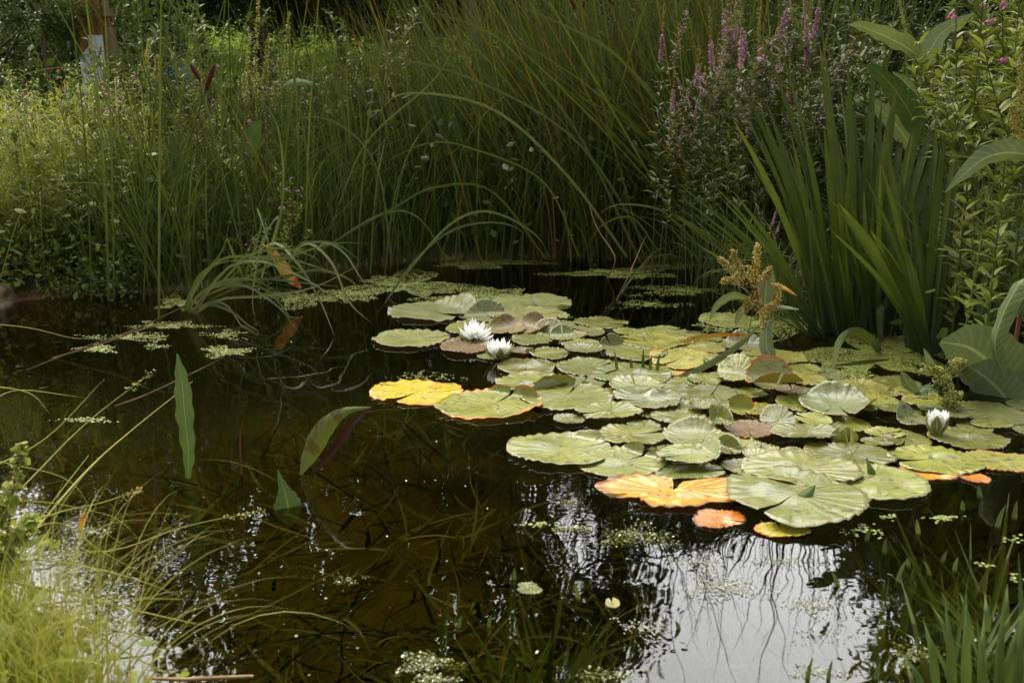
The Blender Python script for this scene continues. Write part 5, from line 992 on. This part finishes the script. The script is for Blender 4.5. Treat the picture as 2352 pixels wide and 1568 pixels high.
RS = [rosette(700+s, 20, .15, .30, .017, M_sold, (.55, 1.4)) for s in range(4)]; RB = [tangle(710+s) for s in range(6)]; RR = rosette(720, 18, .15, .26, .018, M_subred, (.6, 1.3))
for k, (x, y, z_, s) in enumerate([(2300,1480,-.10,.85),(2180,1560,-.10,.9),(2340,1400,-.10,.8),(2230,1420,-.16,1.),(2080,1330,-.20,1.),(2200,1270,-.20,1.),(2310,1250,-.18,1.),(2120,1220,-.22,1.),(1960,1300,-.22,.9),(2260,1350,-.17,1.),(1880,1560,-.18,.9),(2020,1480,-.19,1.),(1250,1420,-.20,.9),(1130,1480,-.21,.9),(1290,1350,-.21,.8),(1000,1430,-.22,.9),(1080,1560,-.2,.9),(2380,1520,-.08,.9),(2100,1440,-.2,.9),(1160,1350,-.24,.9),(2340,1150,-.24,.9)]):
    p_ = W(x, y); put(RS[k % 4], 'water_soldier', p_.x, p_.y, z_, rnd.uniform(0, 6), s, label='water soldier with pointed leaves just breaking the near water surface', cat='water plant', group='water soldiers in the near water')
for k in range(90):
    x = rnd.uniform(250, 2400); y = rnd.uniform(830, 1600); p_ = W(x, y)
    if sdist(np.array([p_.x]), np.array([p_.y]))[0] > -.25: continue
    put(RB[k % 6], 'underwater_plant', p_.x, p_.y, rnd.uniform(-.36, -.17), rnd.uniform(0, 6), rnd.uniform(.7, 1.1), label='brownish ribbon leaved plant submerged under the dark water', cat='water plant', group='submerged plants under dark water')
p_ = W(855, 1510); put(RR, 'underwater_plant', p_.x, p_.y, -.24, 1, 1, label='red brown submerged rosette near the bottom left of centre', cat='water plant')
ems = [(2060,1335,50),(2110,1225,34),(2165,1290,26),(2190,1310,30),(2135,1320,34),(2330,1190,40),(2250,1140,24),(2210,1170,22),(1990,1240,30),(1925,1345,36),(2030,1270,34),(2180,1400,42),(2290,1210,50),(2085,1300,20),(1330,1375,40),(1560,1445,20),(1855,1560,50),(1900,1560,46),(1120,1440,30),(1050,1440,28),(1180,1330,26),(2010,1560,40)]
for k, (x, y, h_) in enumerate(ems):
    ln = rnd.uniform(-.5, .5)*h_; hero('water_soldier_tip', [(x, y+6, 0), (x+ln*.4, y-h_*.5, 0), (x+ln, y-h_, 0)], [10, 9, 6, 1], M_sold, W(x, y).y, across=3, cupk=.5, roll=rnd.uniform(-.6, .6), n=8, label='small pointed green leaf tip sticking out of the near water', cat='leaf tip', group='leaf tips of submerged plants')
big = [(2150,1568,-30,-150,22),(2190,1568,-20,-190,24),(2220,1600,0,-240,24),(2255,1568,6,-160,20),(2290,1600,20,-250,24),(2330,1600,30,-230,24),(2345,1600,30,-170,22),(2180,1480,-40,-90,16),(2235,1480,-30,-120,18),(2270,1450,-8,-90,18),(2310,1450,4,-110,18),(2130,1600,-70,-110,20),(2200,1640,-60,-170,22),(2300,1640,60,-260,26),(2335,1540,10,-120,18),(2100,1600,-20,-80,16),(2265,1660,-20,-230,24)]
for x, y, dx, dy, wd in big:
    hero('water_soldier', [(x, y+10, 0), (x+dx*.35, y+dy*.5, .0), (x+dx, y+dy, .03)], [wd*.7, wd*.8, wd*.6, wd*.3, 1], M_sold, W(x, min(y, 1600)).y, across=5, cupk=.4, roll=rnd.uniform(-.5, .5), n=12, label='broad pointed leaf standing in the lower right corner water', cat='leaf', group='emergent leaves in the lower right corner')

# ------------------------------------------------------------------ near left bank: rushes and yellow green leaves
rush = [([(-60,1500,1.0),(60,1290,1.15),(270,1262,1.3),(420,1210,1.4),(592,1174,1.5)],5),([(-60,1450,1.05),(0,1240,1.2),(130,1178,1.3),(230,1155,1.4),(322,1124,1.5)],5),([(-40,1420,1.05),(115,1385,1.15),(300,1374,1.25),(527,1379,1.35)],5),([(0,1330,1.1),(190,1370,1.2),(350,1410,1.2),(514,1445,1.25)],5),
        ([(-60,1330,1.1),(115,1200,1.25),(240,1270,1.25),(374,1341,1.3)],4),([(-40,1300,1.1),(100,1285,1.2),(280,1320,1.2),(415,1368,1.3)],4),([(-60,1430,1.1),(40,1260,1.3),(130,1140,1.4),(204,1045,1.5)],4),([(60,1240,1.3),(200,1080,1.5),(300,990,1.7),(442,876,1.9)],5),([(-80,1250,1.2),(60,1110,1.4),(200,970,1.6),(345,858,1.8)],4),([(-80,1000,1.6),(20,900,1.8),(190,912,1.8)],4),
        ([(-80,740,2.0),(60,752,2.0),(160,775,2.0),(215,778,2.0)],4),([(-90,880,1.7),(60,900,1.7),(115,950,1.7)],4),([(-60,1568,1.0),(150,1440,1.1),(330,1520,1.1),(460,1580,1.1)],5),([(-60,1520,1.0),(100,1420,1.1),(280,1450,1.15),(410,1500,1.2)],5),([(-60,1180,1.3),(60,1150,1.3),(240,1180,1.4),(300,1215,1.4)],4),([(-60,1020,1.6),(80,940,1.7),(150,700,1.8)],0),([(-80,1100,1.4),(100,1010,1.5),(240,870,1.6)],4),([(0,1060,1.5),(160,1105,1.5),(235,1215,1.5),(310,1262,1.5)],3)]
rt = empty('rush', (at(-60, 1450, 1.05).x, 1.05, .05), label='rush clump on the near left bank with long thin stems over the water', cat='rush'); ro = np.array(rt.location)
for j, (pts, wd) in enumerate(rush):
    if not wd: continue
    P = spline([list(at(x, y, d_)) for x, y, d_ in pts], 18)-ro; mb = MB(); tube(mb, P, wd*1.25/FP*np.linspace(.7, .22, 18), 5); mb.obj('stem', M_fgrass, rt)
    if j in (0, 1, 8):
        mb = MB(); c_ = P[-1]; k = 34; pos = P[-3]+rng.random((k, 1))*(P[-1]-P[-3])*1.2+rng.normal(0, .004, (k, 3)); leafcloud(mb, pos, np.full(k, .006), aspect=.5); mb.obj('seed_head', M_seedb if j == 1 else M_seed, rt)
FG = [sedgemesh(800+s, 90, .18, .58, .0022, M_fgrass, (.5, 2.0), 'rush_stems', .05) for s in range(3)]
for k, (x, y, d_) in enumerate([(-30,1568,1.0),(60,1600,1.0),(-60,1420,1.1),(140,1620,1.0),(20,1480,1.08),(-100,1300,1.25),(200,1650,1.),(-40,1640,.95),(90,1540,1.02),(0,1380,1.1),(170,1560,1.),(-80,1500,1.),(110,1680,.95),(30,1620,1.0)]):
    p_ = W(x, y, .04); put(FG[k % 3], 'rush_tuft', p_.x, p_.y, max(.0, H(p_.x, p_.y)-.02), rnd.uniform(0, 6), rnd.uniform(.45, .72), label='fine rush tuft on the near left bank', cat='rush', group='rush tufts on the near left bank')
FLW = [weed(820+s, M_fleaf, .026, .045, 130, .055) for s in range(3)]
for k, (x, y, zz_, sc) in enumerate([(0,1600,.02,1.),(70,1650,.02,1.),(-40,1480,.03,1.),(150,1660,.0,.9),(30,1500,.0,.8),(-30,1330,.05,.9),(210,1680,.0,.9),(-70,1400,.06,1.2),(110,1580,0,.8)]):
    p_ = W(x, y, .03); plant('bank_herb', FLW[k % 3], p_.x, p_.y, max(0, H(p_.x, p_.y))+zz_, rnd.uniform(0, 6), sc*.9, label='yellow green leafy herb on the near left bank', cat='herb', group='herbs on the near left bank')
# seeding sorrel spike at left edge
sp_ = empty('sorrel_spike', W(-60, 1420), label='rusty yellow seeding spike at the lower left frame edge', cat='herb')
for pts in ([(0,1360,0),(20,1200,0),(35,1090,0),(50,1020,0)],[(10,1280,0),(50,1220,0),(75,1190,0)],[(-30,1420,0),(-10,1250,0),(0,1140,0)]):
    mb = MB(); P = spline([list(at(x, y, 1.15+dy)) for x, y, dy in pts], 10)-np.array(sp_.location); tube(mb, P, .0018, 4); mb.obj('stem', M_redstem, sp_)
    mb = MB(); seedhead(mb, pts, 1.15, .016, 150, 0, .012); mb.v = [v-np.array(sp_.location) for v in mb.v]; mb.obj('leaves', M_fleaf, sp_); mb = MB(); seedhead(mb, pts, 1.15, .016, 110, 0, .006); mb.v = [v-np.array(sp_.location) for v in mb.v]; mb.obj('seeds', M_seedb, sp_)
mb = MB(); tube(mb, [W(330,1556,.004), W(420,1560,.01), W(500,1556,.008), W(582,1552,.004)], [.002, .003, .003, .002]); mb.obj('floating_stalk', M_dryw, label='pale brown twig floating at the bottom left edge', cat='floating stalk')
